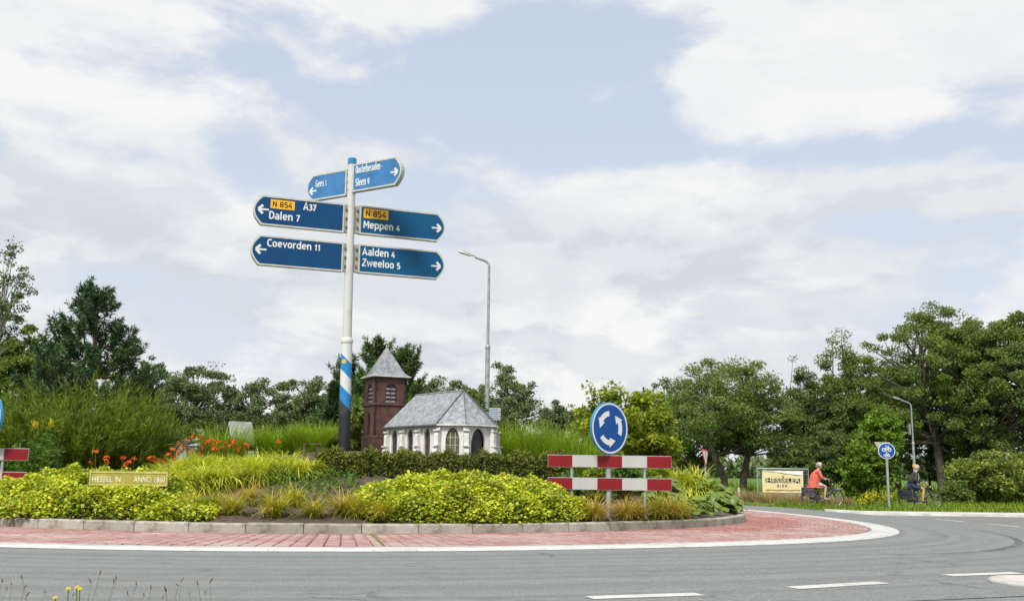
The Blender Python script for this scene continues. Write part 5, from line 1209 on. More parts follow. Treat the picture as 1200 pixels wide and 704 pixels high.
# pine, birch, left side
def pine(px, ptop, half_px, Y, seed, label, dens=1.0, ml=None):
    b = at(px, 520, Y); z0 = float(ground(b.x, Y)); H = at(px, ptop, Y).z - z0; r_ = np.random.default_rng(seed); rx = half_px * Y / FPX
    mb = MB(); mb.tube([(0, 0, -.2), (.05, 0, H * .35), (.12, 0, H * .7), (.05, 0, H)], [.20, .16, .10, .02], 9)
    TP, TD = [], []
    for lv in range(11):
        f_ = .22 + .76 * lv / 10; z = H * f_; R_ = rx * (1 - max(0, f_ - .30) / .70) ** .75 * (.8 + .3 * r_.random()) + .12
        for k in range(int((11 if lv < 8 else 5) * dens)):
            a = k * 2.39996 + lv * 1.1 + r_.uniform(-.25, .25); R2 = R_ * r_.uniform(.62, 1.08); e = V3((math.cos(a) * R2, math.sin(a) * R2, z + R2 * r_.uniform(.05, .35)))
            m_ = V3((math.cos(a) * R2 * .55, math.sin(a) * R2 * .55, z + R2 * .02)); mb.tube([(.08, 0, z), m_, e], [.05, .035, .012], 5, cap=False)
            for j in range(6):
                q_ = m_.lerp(e, .25 + .75 * j / 5) + V3((r_.normal(), r_.normal(), r_.normal())) * .16 * (j < 5)
                d = V3((math.cos(a) * .55 + r_.normal() * .3, math.sin(a) * .55 + r_.normal() * .3, 1.0)).normalized(); TP.append(q_); TD.append(d)
    TP.append(V3((.05, 0, H - .2))); TD.append(V3((0, 0, 1)))
    TP, TD = np.array(TP), np.array(TD); n = 74; k = len(TP); s_ = r_.uniform(0, .66, (k, n)) * r_.uniform(.7, 1.25, (k, 1))
    P_ = TP[:, None] + TD[:, None] * s_[..., None]; D = TD[:, None] * .75 + unit(r_.normal(size=(k, n, 3))) * .75
    P_, D = P_.reshape(-1, 3), D.reshape(-1, 3); cr = leaves('crown', P_, .22 * r_.uniform(.7, 1.3, len(P_)), .045, ml or L_PINE, 0, D)
    return plant_tree('pine_tree', b.x, Y, label, 'tree', 'pines behind the mound', mb, cr, M_BARKP)
pine(98, 352, 90, 40, 61, 'dark pine with upturned tufted branches behind the broom bush', .98)
pine(438, 413, 27, 45, 66, 'pine rising just behind the model tower roof tip', .6, L_PINE2)
pine(471, 420, 21, 46.5, 67, 'slender pine in the gap right of the model tower', .6, L_PINE2)
pine(404, 434, 28, 47, 68, 'pine directly behind the banded signpost foot', .6, L_PINE2)
A(-20, 300, 430, 36, 46, 62, 'thin leaved tree at the photo edge, beside the pine', leaf_mat('birch_leaves', [(.06, .095, .03), (.10, .14, .045), (.16, .20, .07)], .3), M_BIRCH, nleaf=2200, ncl=60, rt=.12, name='birch_tree', group=None, ll=.16, rc=.2)
A(15, 398, 500, 48, 52, 63, 'dark tree below the thin leaved tree, behind the broom', L_OAK[0], nleaf=9000, name='understory_tree', group=None, ll=.24, rt=.12)
A(66, 428, 520, 44, 56, 64, 'dark tree behind the foot of the pine', L_OAK[2], nleaf=8000, name='understory_tree', group=None, ll=.24, rt=.12)
A(150, 440, 520, 34, 58, 65, 'dark tree right of the pine, above the broom', L_OAK[2], nleaf=7000, name='understory_tree', group=None, ll=.24, rt=.12)
# broom bush
BX = X_at(88, 26.6, 500); BYY = 26.6; zb = float(mound(BX, BYY)); n = 1500
a = rng.uniform(0, 2 * np.pi, n); rr_ = np.sqrt(rng.uniform(0, 1, n)) * 1.3; P_ = np.stack([np.cos(a) * rr_ * 1.35, np.sin(a) * rr_ * .75, np.full(n, -.1)], 1)
hgt = at(88, 440, BYY).z - zb
Ls = hgt * rng.uniform(.50, 1.04, n) * (1.06 - .38 * (rr_ / 1.3) ** 2); a0 = .06 + .58 * rr_ / 1.3 + rng.normal(0, .09, n)
t = empty('broom_bush', (BX, BYY, zb), label='large dense dark green broom bush in front of the pine', cat='bush')
V1, F1 = blade_arrays(P_, Ls * .86, .009, a0, .25, 5, a + rng.normal(0, .35, n))
ns = 72000; si = rng.integers(0, n, ns); tt_ = rng.uniform(.12, 1.0, ns) ** .8; azb = a[si]; ang_ = a0[si] + .25 * tt_ * .5
SP = P_[si] + np.stack([np.cos(azb) * np.sin(ang_), np.sin(azb) * np.sin(ang_), np.cos(ang_)], 1) * (Ls[si] * tt_)[:, None] + rng.normal(0, 1, (ns, 3)) * (.085 * (1.15 - tt_))[:, None]
D = np.stack([np.cos(azb) * .5, np.sin(azb) * .5, np.full(ns, 1.0)], 1) + rng.normal(0, .24, (ns, 3))
V2, F2 = leaf_arrays(SP, rng.uniform(.13, .33, ns), .021, 0, D)
V_, F_q, _ = join_arrays([(V1, F1), (V2, F2)]); link('crown', np_mesh('crown', V_, F_q, L_BROOM), t)
mb = MB()
for k in range(14): q_ = rng.uniform(0, 6.28); mb.tube([(math.cos(q_) * .5, math.sin(q_) * .4, -.2), (math.cos(q_) * 1.1, math.sin(q_) * .8, .9)], [.03, .012], 5)
mb.build('stems', M_TWIG, t)
# goldenrod
def goldenrod(px, ptop, Y, label, flower):
    b = at(px, 545, Y); z0 = float(mound(b.x, Y)); h = at(px, ptop, Y).z - z0; t = empty('goldenrod_plant', (b.x, Y, z0), label=label, cat='plant', group='goldenrod beside the cut off barrier')
    V_, F_ = [], []; mb = MB(); tips = []
    for k in range(7):
        q_ = rng.uniform(0, 6.28); rr_ = .16 * math.sqrt(rng.random()) * (k > 0); hh = h * (1 if k == 0 else rng.uniform(.55, .92)); p0 = np.array([math.cos(q_) * rr_, math.sin(q_) * rr_, 0]); p1 = p0 * 2.2 + np.array([0, 0, hh])
        mb.tube([p0, p1], [.010, .005], 5); n = 80; s_ = rng.uniform(.08, 1, n)[:, None]; ph = rng.uniform(0, 6.28, n)
        D = np.stack([np.cos(ph), np.sin(ph), rng.uniform(.1, .8, n)], 1); V_.append((p0 * (1 - s_) + p1 * s_, D, .20 * (1.15 - .55 * s_[:, 0]))); tips.append(p1)
    link('leaves', leaves('leaves', np.concatenate([v[0] for v in V_]), np.concatenate([v[2] for v in V_]), .034, L_GOLD, .3, np.concatenate([v[1] for v in V_])), t); mb.build('stems', M_STEM, t)
    if flower:
        n = 150; P_ = tips[0] + np.clip(rng.normal(0, 1, (n, 3)), -1.6, 1.6) * np.array([.032, .032, .05]); link('flower_head', leaves('flower_head', P_, .035, .02, L_BUD, .3), t)
goldenrod(37, 498, 21.6, 'goldenrod with an open yellow plume, next to the cut off barrier', True)
goldenrod(56, 496, 21.3, 'tall goldenrod with a budding yellow green top', True)
goldenrod(66, 522, 21.4, 'shorter leafy goldenrod on the side of the broom bush', False)
goldenrod(22, 512, 21.9, 'leafy goldenrod partly behind the cut off barrier', False)
# tall ornamental grasses
def tall_grass(px, ptop, half_px, Y, n, label, reeds=0, zs=None):
    b = at(px, 520, Y); z0 = float(mound(b.x, Y)) if math.hypot(b.x - CX, Y - CY) < 10.7 else 0.0; h = at(px, ptop, Y).z - z0; w = half_px * Y / FPX
    t = empty('ornamental_grass', (b.x, Y, z0), label=label, cat='grass clump', group='tall grass clumps on the mound')
    P_ = np.stack([rng.uniform(-.62, .62, n) * w, rng.uniform(-.35, .35, n), np.full(n, -.05)], 1)
    az0 = np.where(rng.random(n) < .6, np.where(P_[:, 0] > 0, 0, np.pi), rng.uniform(0, 6.28, n)) + rng.normal(0, .6, n)
    link('leaves', blades('leaves', P_, h * rng.uniform(.75, 1.25, n), .026, rng.uniform(.02, .28, n), rng.uniform(.3, 1.5, n), L_GRASS, 6, az0), t)
    if reeds:
        P_ = np.stack([rng.uniform(-.9, .9, reeds) * w, rng.uniform(-.3, .3, reeds), np.zeros(reeds)], 1)
        link('dry_stalks', blades('dry_stalks', P_, h * rng.uniform(.8, 1.1, reeds), .02, .05, .15, L_SEEDY, 4), t)
tall_grass(263, 494, 28, 30.5, 1300, 'small bright grass clump before the pale gabled roof')
tall_grass(326, 496, 28, 29.5, 1500, 'bright grass clump between orange daylilies and the stakes')
tall_grass(366, 493, 26, 29.0, 1500, 'bright grass clump just left of the signpost foot')
tall_grass(604, 491, 30, 30.0, 1800, 'tall grass clump touching the end of the model church', 10)
tall_grass(642, 498, 34, 29.4, 1800, 'tall grass clump with dry stalks behind the barrier', 26)
tall_grass(682, 505, 26, 28.6, 1300, 'low grass clump under the yellow green tree', 20)
# yellow green tree on the island
def small_tree(px, ptop, pb, half_px, Y, seed, label, shoots, n):
    b = at(px, 530, Y); z0 = float(mound(b.x, Y)); H = at(px, ptop, Y).z - z0; zb_ = at(px, pb, Y).z - z0
    tm, cr = tree_parts(seed, H, max(.1, zb_), half_px * Y / FPX, 70, n, .13, .6, .055, L_YEL, 3, shoots=shoots, rc=.22, upb=.3)
    plant_tree('yellow_green_tree', b.x, Y, label, 'tree', 'yellow green trees behind the barrier', tm, cr, M_BARK, z0)
small_tree(712, 462, 556, 46, 31.5, 71, 'yellow green tree with thin shoots above the roundabout disc', 9, 12000)
small_tree(760, 458, 560, 42, 32.3, 72, 'fuller yellow green tree right of the roundabout disc', 3, 13000)
# bushes in the verge
def bush(name, px, ptop, half_px, Y, seed, label, ml, n, ll, zb=.05, cat='bush', group=None, ncl=70, shoots=0):
    b = at(px, 570, Y); z0 = float(ground(b.x, Y)); H = at(px, ptop, Y).z - z0
    tm, cr = tree_parts(seed, H, zb, half_px * Y / FPX, ncl, n, ll, .5, .05, ml, 3, rc=.22, shoots=shoots, upb=.25)
    return plant_tree(name, b.x, Y, label, cat, group, tm, cr, M_BARK, z0)
bush('willow_bush', 1028, 476, 31, 50, 81, 'tall bright green bush behind the cycle sign', L_BRIGHT, 15000, .20, ncl=110)
bush('willow_bush', 1003, 522, 15, 50.5, 82, 'lower bright bush on the side of the tall bright one', L_BRIGHT, 4000, .20)
bush('leafy_shrub', 1152, 528, 40, 49, 83, 'broad yellowish green shrub right of the dark jacketed cyclist', L_SHRUB, 10000, .18, group='verge shrubs below the oaks', ncl=90)
bush('leafy_shrub', 1200, 520, 34, 50, 84, 'shrub cut by the photo edge under the broad oak', L_SHRUB, 8000, .18, group='verge shrubs below the oaks')
bush('leafy_shrub', 1118, 562, 16, 48, 85, 'small shrub beside the broad yellowish one', L_OAK[0], 3000, .18, group='verge shrubs below the oaks')
for px, pt, hp, sd_, lab in ((700, 548, 20, 91, 'low yellow green shrub between the barrier planks, at the mast'), (738, 546, 22, 92, 'low yellow green shrub behind the middle of the barrier'), (772, 544, 20, 93, 'low yellow green shrub at the barrier end, beside the strap leaves'), (668, 552, 16, 94, 'low yellow green shrub where hedge and barrier meet')):
    Y = Yr(px, 8.6); b = at(px, 560, Y); z0 = float(mound(b.x, Y)); tm, cr = tree_parts(sd_, at(px, pt, Y).z - z0, .02, hp * Y / FPX, 40, 2600, .10, .5, .015, L_YEL if sd_ % 2 else L_GOLD, 3, rc=.24, upb=.3)
    plant_tree('low_shrub', b.x, Y, lab, 'shrub', 'low shrubs behind the barrier', tm, cr, M_TWIG, z0)
# hedge
def hedge():
    t = empty('clipped_hedge', (0, 0, 0), label='low brownish green box hedge in front of the model church', cat='hedge')
    n = 24000; x0, x1 = X_at(372, 23.4), X_at(664, 23.2); s_ = rng.uniform(0, 1, n); x = x0 + (x1 - x0) * s_; y = 23.3 + rng.uniform(-.28, .28, n) * (1 + .2 * np.sin(x * 5))
    pt = np.interp(s_, [0, .03, .25, .5, .8, 1], [528.5, 527.5, 529.5, 531.5, 531, 532]); top = CAMH + (547.6 + (s_ - .3) * 3.5 - pt) * y / FPX + .06 * np.sin(x * 7.3) + .04 * np.sin(x * 17)
    u = rng.uniform(0, 1, n) ** .75; edge = np.abs(y - 23.3) / .34; z = mound(x, y) + .02 + (top - mound(x, y)) * u * (1 - .25 * edge ** 3)
    P_ = np.stack([x, y, z], 1); link('foliage', leaves('foliage', P_, rng.uniform(.05, .11, n), .036, L_HEDGE, .25), t)
    mb = MB()
    for k in range(34): xx = x0 + (x1 - x0) * (k + .5) / 34; z0 = float(mound(xx, 23.3)); mb.tube([(xx, 23.3, z0 - .1), (xx + .05, 23.27, z0 + .2), (xx + .1, 23.3, z0 + .42)], [.016, .012, .006], 5)
    mb.build('stems', M_TWIG, t)
hedge()
# ground cover mounds (stuff)
def cover(label_name, th0, th1, r0, r1, Hh, n, spill=0.0, ragged=0.25, lh=.085):
    th = np.radians(rng.uniform(th0, th1, n)); r = rng.uniform(r0, r1, n); u = (np.degrees(th) - (th0 + th1) / 2) / ((th1 - th0) / 2); v = (r - (r0 + r1) / 2) / ((r1 - r0) / 2)
    q_ = np.abs(u) ** 3.0 + np.abs(v) ** 2.6; edge = np.clip(1 - q_ + ragged * .3 * np.sin(th * 90) * np.sin(r * 7), 0, 1) ** .5; keep = (edge > .06)
    x = CX + r * np.sin(th); y = CY - r * np.cos(th); lump = 1 + .20 * np.sin(x * 4.3 + y) * np.sin(y * 5.1) + .10 * np.sin(x * 11.0) * np.sin(y * 9 + x * 3)
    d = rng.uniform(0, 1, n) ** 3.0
    z = mound(x, y) + Hh * edge * lump * (1 - .8 * d) + rng.normal(0, .02, n)
    z = np.where((np.abs((x / y + .384)) < .045) & (y < 19.25), np.minimum(z, .70 + rng.normal(0, .02, n)), z)
    over = r > 10.75; z = np.where(over, np.maximum(z, .20), z)
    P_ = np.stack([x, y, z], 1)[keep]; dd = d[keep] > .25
    nn = keep.sum(); L_ = lh * rng.uniform(.55, 1.5, nn)
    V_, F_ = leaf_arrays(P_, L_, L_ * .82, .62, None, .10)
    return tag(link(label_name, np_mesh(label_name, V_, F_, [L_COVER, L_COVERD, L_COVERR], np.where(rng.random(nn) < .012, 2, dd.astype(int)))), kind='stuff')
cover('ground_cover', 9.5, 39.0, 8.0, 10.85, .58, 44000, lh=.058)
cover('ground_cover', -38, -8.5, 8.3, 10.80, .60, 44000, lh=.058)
cover('ground_cover', -36, -20, 10.2, 11.06, .32, 4200, ragged=.6, lh=.066)
cover('ground_cover', -12, -3.5, 9.6, 10.7, .22, 3600, ragged=.6, lh=.06)
# daylilies: arching leaves, then flowers on stalks
def lily_plant_mesh(n, L, seed):
    P_ = np.stack([rng.normal(0, .07, n), rng.normal(0, .07, n), np.zeros(n)], 1); return blades('leaves', P_, L * rng.uniform(.7, 1.2, n), .024, rng.uniform(.05, .55, n), rng.uniform(1.2, 2.6, n), L_LILY, 6, None, .5)
lm = [lily_plant_mesh(190, .80, i) for i in range(4)]
k = 0
for i in range(64):
    for _ in range(30):
        px, Y = rng.uniform(196, 372), rng.uniform(20.6, 23.6); b = at(px, 550, Y)
        fY = np.interp(px, [196, 245, 300, 372], [20.6, 20.5, 21.6, 22.6]) 
        if Y > fY - .05: break
    t = empty('daylily_plant', (b.x, Y, float(mound(b.x, Y)) - .02), rng.uniform(0, 6.28), label='yellow green daylily clump with arching strap leaves behind the bare soil', cat='plant', group='daylily clumps in the sloping bed')
    link('leaves', lm[i % 4], t, scale=(1, 1, rng.uniform(.85, 1.1)))
for i in range(10):
    px = rng.uniform(778, 836); Y = Yr(px, rng.uniform(7.9, 8.8)); b = at(px, 545, Y)
    t = empty('daylily_plant', (b.x, Y, max(.3, float(mound(b.x, Y)))), rng.uniform(0, 6.28), label='tall strap leaved clump rising behind the hostas', cat='plant', group='strap leaved clumps behind the hostas')
    link('leaves', lm[i % 4], t, scale=(1.1, 1.1, at(800, 516, 22).z / .9 * .85 * rng.uniform(.8, 1.1)))
def lily_flower_mesh():
    mb = MB()
    for k in range(6):
        a = k * math.pi / 3; ca, sa = math.cos(a), math.sin(a); sx_, sy_ = -sa, ca; P = []
        for (u, h, w) in ((.006, 0, .008), (.030, .045, .020), (.062, .072, .027), (.094, .070, .018), (.112, .055, .004)):
            P += [(ca * u - sx_ * w, sa * u - sy_ * w, h), (ca * u + sx_ * w, sa * u + sy_ * w, h)]
        mb.add(P, [(2 * j, 2 * j + 1, 2 * j + 3, 2 * j + 2) for j in range(4)])
    mb.lathe([(.004, .02), (.003, .08)], 5); return mb.mesh('petals', L_ORANGE)
fl_m = lily_flower_mesh(); bud = MB(); bud.lathe([(.004, 0), (.012, .03), (.010, .06), (.002, .08)], 6); bud_m = bud.mesh('flower_bud', L_ORANGE)
FL = [(198, 532), (183, 538), (210, 520), (210, 529), (220, 516), (224, 529), (229, 545), (235, 512), (237, 524), (248, 515), (252, 525), (268, 516), (270, 522), (279, 526), (287, 520), (326, 518), (144, 536), (157, 538), (194, 542), (261, 524), (226, 512),
      (112, 529), (106, 543), (125, 535), (126, 543), (151, 541), (176, 536), (202, 526), (216, 524), (243, 519), (257, 518), (275, 517), (290, 523)]
for i, (px, py) in enumerate(FL):
    Y = 23.6 if px > 200 else 22.4; Y += rnd.uniform(-.4, .5); b = at(px, py, Y); z0 = float(mound(b.x, Y)); h = b.z - z0
    t = empty('orange_daylily', (b.x, Y, z0), rnd.uniform(0, 6.28), label='orange daylily bloom on a thin stalk above the yellow green bed' if px > 200 else 'orange daylily bloom on a thin stalk above the name plaque', cat='flower', group='orange daylilies above the bed' if px > 200 else 'orange daylilies by the plaque')
    mb = MB(); mb.tube([(rnd.uniform(-.1, .1), rnd.uniform(-.1, .1), 0), (0, 0, h)], [.007, .004], 5, cap=False); mb.build('stalk', M_STEM, t)
    link('flower', fl_m, t, (0, 0, h - .03), (rnd.uniform(-.5, .5), rnd.uniform(.1, .9), rnd.uniform(0, 6.28)), (.64, .64, .64))
    if rnd.random() < .65: link('flower', fl_m, t, (rnd.uniform(-.16, .16), rnd.uniform(-.06, .06), h - rnd.uniform(.02, .16)), (rnd.uniform(-.7, .7), rnd.uniform(.2, 1.0), rnd.uniform(0, 6.28)), (.58, .58, .58))
    for j in range(3): link('flower_bud', bud_m, t, (rnd.uniform(-.05, .05), rnd.uniform(-.05, .05), h - rnd.uniform(-.02, .08)), (rnd.uniform(-.5, .5), rnd.uniform(-.5, .5), 0))
# sedge tufts along the kerb
def tuft_mesh(n, L, ml): return blades('blades', np.stack([rng.normal(0, .045, n), rng.normal(0, .045, n), np.zeros(n)], 1), L * rng.uniform(.6, 1.2, n), .017, rng.uniform(.02, .8, n), rng.uniform(.6, 1.9, n), ml, 5, None, .7)
tm_ = [tuft_mesh(300, .58, L_SEDGE), tuft_mesh(300, .58, L_SEDGE2), tuft_mesh(270, .54, L_SEDGE)]
TF = [(224, 601, 18.6, 0, 'sedge tuft next to the garden spotlights'), (251, 594, 18.9, 2, 'sedge tuft behind the gap between the first two front tufts'), (273, 604, 18.45, 0, 'green gold sedge tuft, second along the kerb from the spotlights'), (291, 589, 19.6, 1, 'brownish sedge tuft set back on the bare soil'), (322, 605, 18.35, 0, 'bright sedge tuft midway on the bare soil by the kerb'), (367, 605, 18.35, 2, 'round sedge tuft before the small weeds'), (402, 600, 18.6, 1, 'straw coloured sedge tuft near the big ground cover'), (412, 604, 18.4, 0, 'small green sedge tuft leaning on the straw coloured one'),
      (450, 606, 18.3, 0, 'sedge tuft in front of the big ground cover'), (697, 604, 19.3, 1, 'golden sedge tuft between ground cover and barrier mast'), (733, 601, 19.5, 1, 'straw sedge tuft below the middle of the barrier'), (748, 598, 19.9, 1, 'straw sedge tuft by the barrier end post'), (770, 602, 19.55, 0, 'green gold sedge tuft past the barrier end'), (798, 600, 19.8, 2, 'sedge tuft before the hostas'), (785, 597, 20.2, 1, 'sedge tuft half behind its two neighbours by the hostas'), (345, 592, 19.3, 2, 'thin sedge tuft behind the two front tufts on bare soil')]
for px, py, Y, v_, lab in TF:
    Y = max(Y, Yr(px, 10.5)); b = at(px, py, Y); t = empty('sedge_tuft', (b.x, Y, float(mound(b.x, Y))), rnd.uniform(0, 6.28), label=lab, cat='grass tuft', group='sedge tufts along the island kerb')
    s_ = rnd.uniform(.85, 1.08) * (1.3 if px > 690 else 1.1); link('blades', tm_[v_], t, scale=(s_, s_, s_ * .92))
# little weeds on the soil
wp = []
for px, py, Y in ((330, 572, 21), (342, 566, 21.4), (375, 580, 20.4), (384, 572, 20.8), (390, 566, 21.2), (360, 584, 20.0), (407, 574, 20.6), (398, 560, 21.6), (420, 580, 20.0), (318, 578, 20.6), (350, 578, 20.4), (412, 568, 21.2), (402, 582, 19.6), (380, 590, 19.4), (334, 584, 20), (310, 590, 19.4), (368, 572, 21), (392, 588, 19.8), (356, 568, 21.6), (326, 566, 21.8), (415, 560, 22), (386, 556, 22.2), (372, 560, 22)):
    b = at(px, py, Y); z0 = float(mound(b.x, Y)); n = 46; P_ = np.stack([b.x + rng.normal(0, .07, n), Y + rng.normal(0, .07, n), z0 + rng.uniform(0, rng.uniform(.16, .42), n)], 1); wp.append(P_)
for w_ in wp:
    pass
P_ = np.concatenate(wp); ph = rng.uniform(0, 6.28, len(P_)); tag(link('soil_weeds', leaves('soil_weeds', P_, .10, .035, L_GOLD, .3, np.stack([np.cos(ph), np.sin(ph), np.full(len(P_), .7)], 1))), kind='stuff')
n = 2600; th = np.radians(rng.uniform(-14, 42, n)); r_l = rng.uniform(6.2, 10.6, n); xl, yl = CX + r_l * np.sin(th), CY - r_l * np.cos(th)
tag(link('leaf_litter', leaves('leaf_litter', np.stack([xl, yl, mound(xl, yl) + rng.uniform(.0, .05, n)], 1), rng.uniform(.02, .07, n), .022, leaf_mat('litter', [(.20, .13, .07), (.30, .22, .12), (.12, .08, .05)], .1), .6)), kind='stuff')
# hostas
def hosta_leaf(w, L):
    mb = MB(); P = []
    for (u, ww, h) in ((0, .08, 0), (.2, .5, .05), (.45, .62, .06), (.75, .38, 0.0), (1, .02, -.14)):
        P += [(u * L, -ww * w, h * L - .035 * ww), (u * L, 0, h * L + .02), (u * L, ww * w, h * L - .035 * ww)]
    mb.add(P, [(i * 3 + j, i * 3 + 3 + j, i * 3 + 4 + j, i * 3 + 1 + j) for i in range(4) for j in range(2)]); return mb.mesh('leaf', L_HOSTA, True)
hl = [hosta_leaf(.24, .30), hosta_leaf(.22, .33), hosta_leaf(.26, .28)]
HO = [(r_ * 0 + p_, q_, 0) for p_, q_, r_ in [(772, 588, 0), (790, 590, 0), (808, 592, 0), (824, 591, 0), (838, 591, 0), (850, 590, 0), (780, 578, 0), (798, 578, 0), (815, 580, 0), (832, 580, 0), (846, 579, 0), (856, 584, 0), (790, 568, 0), (808, 568, 0), (825, 569, 0), (840, 570, 0)]]
for px, py, Y in HO:
    Y = Yr(px, 10.25 - (592 - py) * .075); b = at(px, py, Y); z0 = float(mound(b.x, Y)); t = empty('hosta_plant', (b.x, Y, z0), label='broad leaved hosta in the green bank at the island\'s kerb end', cat='plant', group='hostas right of the barrier')
    H_ = .40 + (592 - py) * .012 + rnd.uniform(-.05, .06)
    for k in range(34):
        a = rnd.uniform(0, 6.28); rr_ = rnd.uniform(.05, .36); o = link('leaf', rnd.choice(hl), t, (math.cos(a) * rr_, math.sin(a) * rr_, H_ * rnd.uniform(.25, 1.0) * (1.2 - rr_)), (rnd.uniform(-.25, .25), rnd.uniform(.1, .75), a)); s_ = rnd.uniform(.7, 1.0); o.scale = (s_, s_, s_)
    mb = MB(); mb.tube([(0, 0, -.1), (0, 0, H_ * .8)], [.03, .015], 6); mb.build('stem', M_STEM, t)
# grasses of the verge (stuff)
def grass_patch(name, x, y, L, w, ml, K=3, bend=(.2, 1.2)):
    n = len(x); return tag(link(name, blades(name, np.stack([x, y, ground(x, y)], 1), L, w, rng.uniform(0, .35, n), rng.uniform(*bend, n), ml, K)), kind='stuff')
n = 26000; x = rng.uniform(3, 46, n); y = 37.0 + rng.uniform(0, 1, n) * 5.2; r = np.hypot(x - CX, y - CY)
k = (r > 20.45) & ((y > 40.35) | (x < 12.0)) ; grass_patch('verge_grass', x[k], y[k], rng.uniform(.08, .22, k.sum()), .03, L_VERGE)
n = 9000; x = rng.uniform(3, 46, n); y = rng.uniform(41.6, 42.2, n); grass_patch('verge_grass', x, y, rng.uniform(.14, .30, n), .03, L_VERGE)
n = 17000; x = rng.uniform(4, 48, n); y = 44.5 + rng.uniform(0, 1, n) ** 1.3 * 9; grass_patch('verge_grass', x, y, rng.uniform(.15, .38, n), .04, L_VERGE)
n = 5500; x = rng.uniform(10.2, 15.2, n); y = rng.uniform(44.6, 46.6, n); grass_patch('seeding_grass', x, y, rng.uniform(.25, .55, n), .03, L_SEEDY, 3, (.1, .6))
n = 15000; x = rng.uniform(5, 60, n); y = 54 + rng.uniform(0, 1, n) ** 1.5 * 60; grass_patch('field_grass', x, y, rng.uniform(.3, .6, n), .14, L_VERGE)
# yellow flowers at the foot of the cycle sign
for i, (px, py) in enumerate(((1022, 588), (1030, 584), (1036, 580), (1046, 586), (1026, 580), (1048, 580))):
    b = at(px, py, 43.4 + .1 * i); z0 = float(ground(b.x, 44.5)); h = b.z - z0; t = empty('yellow_wildflower', (b.x, 44.6, z0), label='yellow ragwort at the foot of the cycle sign', cat='flower', group='yellow flowers below the cycle sign')
    mb = MB(); mb.tube([(0, 0, 0), (0, 0, h)], .01, 4); mb.build('stalk', M_STEM, t); n = 60; link('flower', leaves('flower', np.array([0, 0, h]) + rng.normal(0, 1, (n, 3)) * np.array([.11, .08, .08]), .08, .05, L_BUD, .3), t)
    link('leaves', leaves('leaves', np.array([0, 0, h * .5]) + rng.normal(0, 1, (50, 3)) * np.array([.1, .08, h * .22]), .14, .04, L_VERGE, .2), t)
# roadside weeds close to the camera
L_DRY = leaf_mat('dry_stems', [(.20, .20, .09), (.30, .27, .13), (.15, .17, .06)], .2)
M_SEED = mat('seed_head_brown', (.10, .07, .045), .9, .3, 40)
sd_m = MB(); sd_m.lathe([(.001, 0), (.0028, .004), (.003, .014), (.002, .022), (.0005, .026)], 7); sd_me = sd_m.mesh('seed_head', M_SEED, True)
ST = [(3, 681), (14, 684), (8, 690), (28, 688), (26, 677), (53, 694), (107, 681), (117, 672), (134, 681), (136, 678), (150, 695), (160, 684), (177, 689), (194, 691), (209, 685), (232, 684), (246, 681), (212, 680), (195, 692), (31, 697), (85, 697), (240, 694), (169, 697), (190, 699), (222, 696)]
for i, (px, py) in enumerate(ST):
    Y = rnd.uniform(4.6, 6.2); b = at(px, py, Y); z0 = float(ground(b.x, Y)); h = b.z - z0; dx_ = rnd.uniform(-.12, .12)
    t = empty('plantain_stalk', (b.x - dx_, Y, z0), label='thin stalk with a brown seed head on the near verge', cat='wild plant', group='seed stalks on the near verge')
    mb = MB(); mb.tube([(0, 0, 0), (dx_ * .4, 0, h * .6), (dx_, 0, h)], [.0016, .0013, .001], 5, cap=False); mb.build('stalk', L_DRY, t); s_ = rnd.uniform(.7, 1.1)
    link('seed_head', sd_me, t, (dx_, 0, h - .005), (rnd.uniform(-.4, .4), rnd.uniform(-.6, .6), 0), (s_, s_, s_))
ray_m = MB()
for k in range(13):
    a = k * 2 * math.pi / 13; ca, sa = math.cos(a), math.sin(a); ray_m.add([(ca * .004, sa * .004, 0), (ca * .014 - sa * .0035, sa * .014 + ca * .0035, .003), (ca * .021, sa * .021, .001), (ca * .014 + sa * .0035, sa * .014 - ca * .0035, .003)], [(0, 1, 2, 3)])
ray_m.lathe([(.007, -.006), (.007, .003), (.003, .006)], 8); ray_me = ray_m.mesh('petals', L_BUD)
for i, (px, py, lab) in enumerate(((80, 689, 'yellow wildflower left of the paired blooms on the near verge'), (90, 687.5, 'upper bloom of the paired yellow wildflowers on the near verge'), (93.5, 689.5, 'lower bloom of the paired yellow wildflowers on the near verge'), (65, 699.5, 'lowest yellow wildflower at the photo\'s bottom edge'))):
    Y = 5.3 + .1 * i; b = at(px, py, Y); z0 = float(ground(b.x, Y)); h = b.z - z0; t = empty('yellow_wildflower', (b.x, Y, z0), label=lab, cat='flower', group='yellow flowers on the near verge')
    mb = MB(); mb.tube([(.03, 0, 0), (.01, 0, h * .6), (0, 0, h)], .003, 5, cap=False); mb.build('stalk', L_STEM, t)
    link('flower', ray_me, t, (0, 0, h), (R(35), R(rnd.uniform(-15, 15)), 0), (.68, .68, .68))
n = 2200; x = rng.uniform(-3.8, -.8, n); y = rng.uniform(4.2, 6.6, n); top = np.interp(x / y, [-.55, -.40, -.30], [.46, .44, .40])
grass_patch('near_verge_grass', x, y, top * rng.uniform(.55, 1.12, n), .006, L_DRY, 5, (.1, .9))
n = 700; x = rng.uniform(-3.4, -2.2, n); y = rng.uniform(4.4, 5.8, n); grass_patch('near_verge_grass', x, y, rng.uniform(.3, .53, n), .008, L_VERGE, 5, (.2, 1.0))
n = 9000; x = rng.uniform(-9, .5, n); y = rng.uniform(.6, 7.6, n); r = np.hypot(x - CX, y - CY); k = r > 20.7; grass_patch('near_verge_grass', x[k], y[k], rng.uniform(.08, .28, k.sum()), .008, L_VERGE, 3)
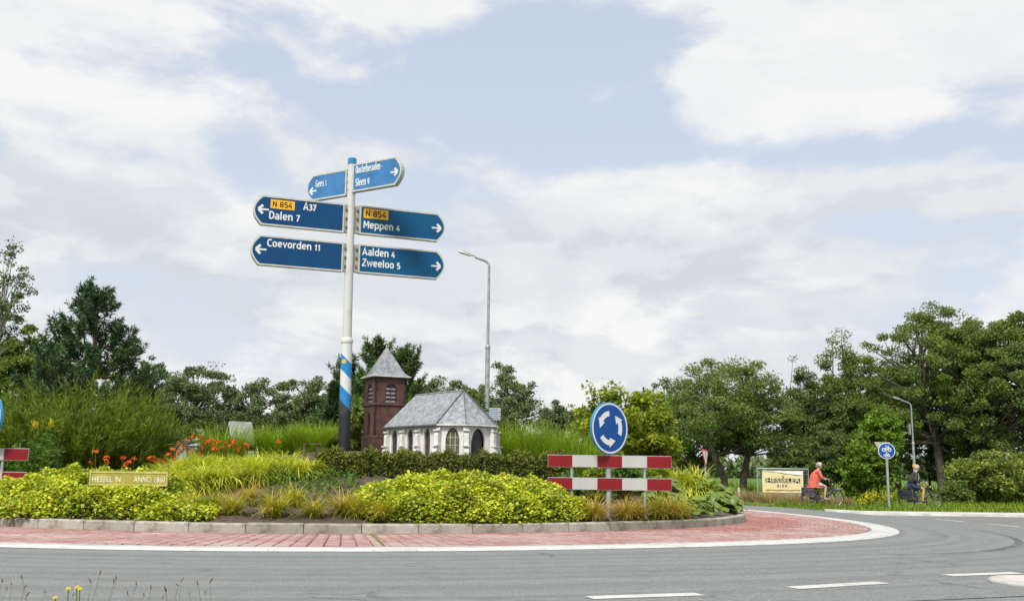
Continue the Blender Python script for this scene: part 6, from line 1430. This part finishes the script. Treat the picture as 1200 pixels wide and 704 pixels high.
# far wood on the horizon
n = 26000; x = rng.uniform(-330, 330, n); y = 260 + rng.normal(0, 6, n); hh = 5.2 + 1.6 * np.sin(x * .09) + 1.2 * np.sin(x * .23 + 1) + .8 * np.sin(x * .61)
z = -.4 + hh * rng.uniform(0, 1, n) ** .7; tag(link('far_wood', leaves('far_wood', np.stack([x, y, z], 1), 2.0 * rng.uniform(.6, 1.3, n), 1.4, L_FAR, .2)), kind='stuff')
# ================================================================== HOUSES FAR BEHIND
M_WALLP = mat('pale_render', (.50, .50, .48), .8, .12, 1.5); M_WALLG = mat('grey_cladding', (.42, .44, .45), .7, .12, 1.5); M_ROOFG = mat('pale_roof', (.34, .335, .32), .7, .15, 1.5); M_BARGE = mat('blue_barge_board', (.05, .16, .30), .5)
M_WIN = mat('house_window', (.05, .06, .07), .15, .1, spec=.6)
def house(px, half_px, py_ridge, py_eave, Y, rz, label, wm, barge, D_=3.2):
    b = at(px, 520, Y); z0 = float(ground(b.x, Y)); t = empty('house', (b.x, Y, z0), R(rz), label=label, cat='house', group='houses behind the roundabout')
    w = half_px * Y / FPX; zr_, ze = at(px, py_ridge, Y).z - z0, at(px, py_eave, Y).z - z0
    mb = MB(); mb.prism([(-w, 0), (w, 0), (w, ze), (0, zr_ - .05), (-w, ze)], 0, D_); mb.build('wall', wm, t)
    rf_ = empty('roof', (0, 0, 0), 0, t)
    for s_ in (-1, 1):
        mb = MB(); k_ = (zr_ - ze) / w; o_ = [(0, zr_), (s_ * (w + .3), ze - .3 * k_), (s_ * (w + .3), ze - .3 * k_ + .14), (0, zr_ + .14)]
        mb.prism(o_ if s_ < 0 else o_, -.3, D_ + .3); mb.build('roof_slope', M_ROOFG, rf_)
        mb = MB(); mb.prism([(p[0], p[1] - .02) for p in o_], -.36, -.31); mb.build('barge_board', barge, rf_)
    wn = empty('window', (0, 0, 0), 0, t)
    mb = MB(); mb.box((0, -.03, ze * .62), (1.2, .05, 1.0)); mb.build('pane', M_WIN, wn); mb = MB()
    for x in (-.62, 0, .62): mb.box((x, -.06, ze * .62), (.07, .06, 1.1))
    for z in (-.52, .52): mb.box((0, -.058, ze * .62 + z), (1.17, .056, .07))
    mb.build('frame', M_WALLP, wn)
house(196, 22, 497, 522, 66, 22, 'grey house gable with a blue roof edge behind the broom bush', M_WALLG, M_BARGE)
house(273, 5.5, 496, 508, 64, -50, 'small pale roofed shed behind the tall grass clump', M_WALLG, M_WALLP, .9)
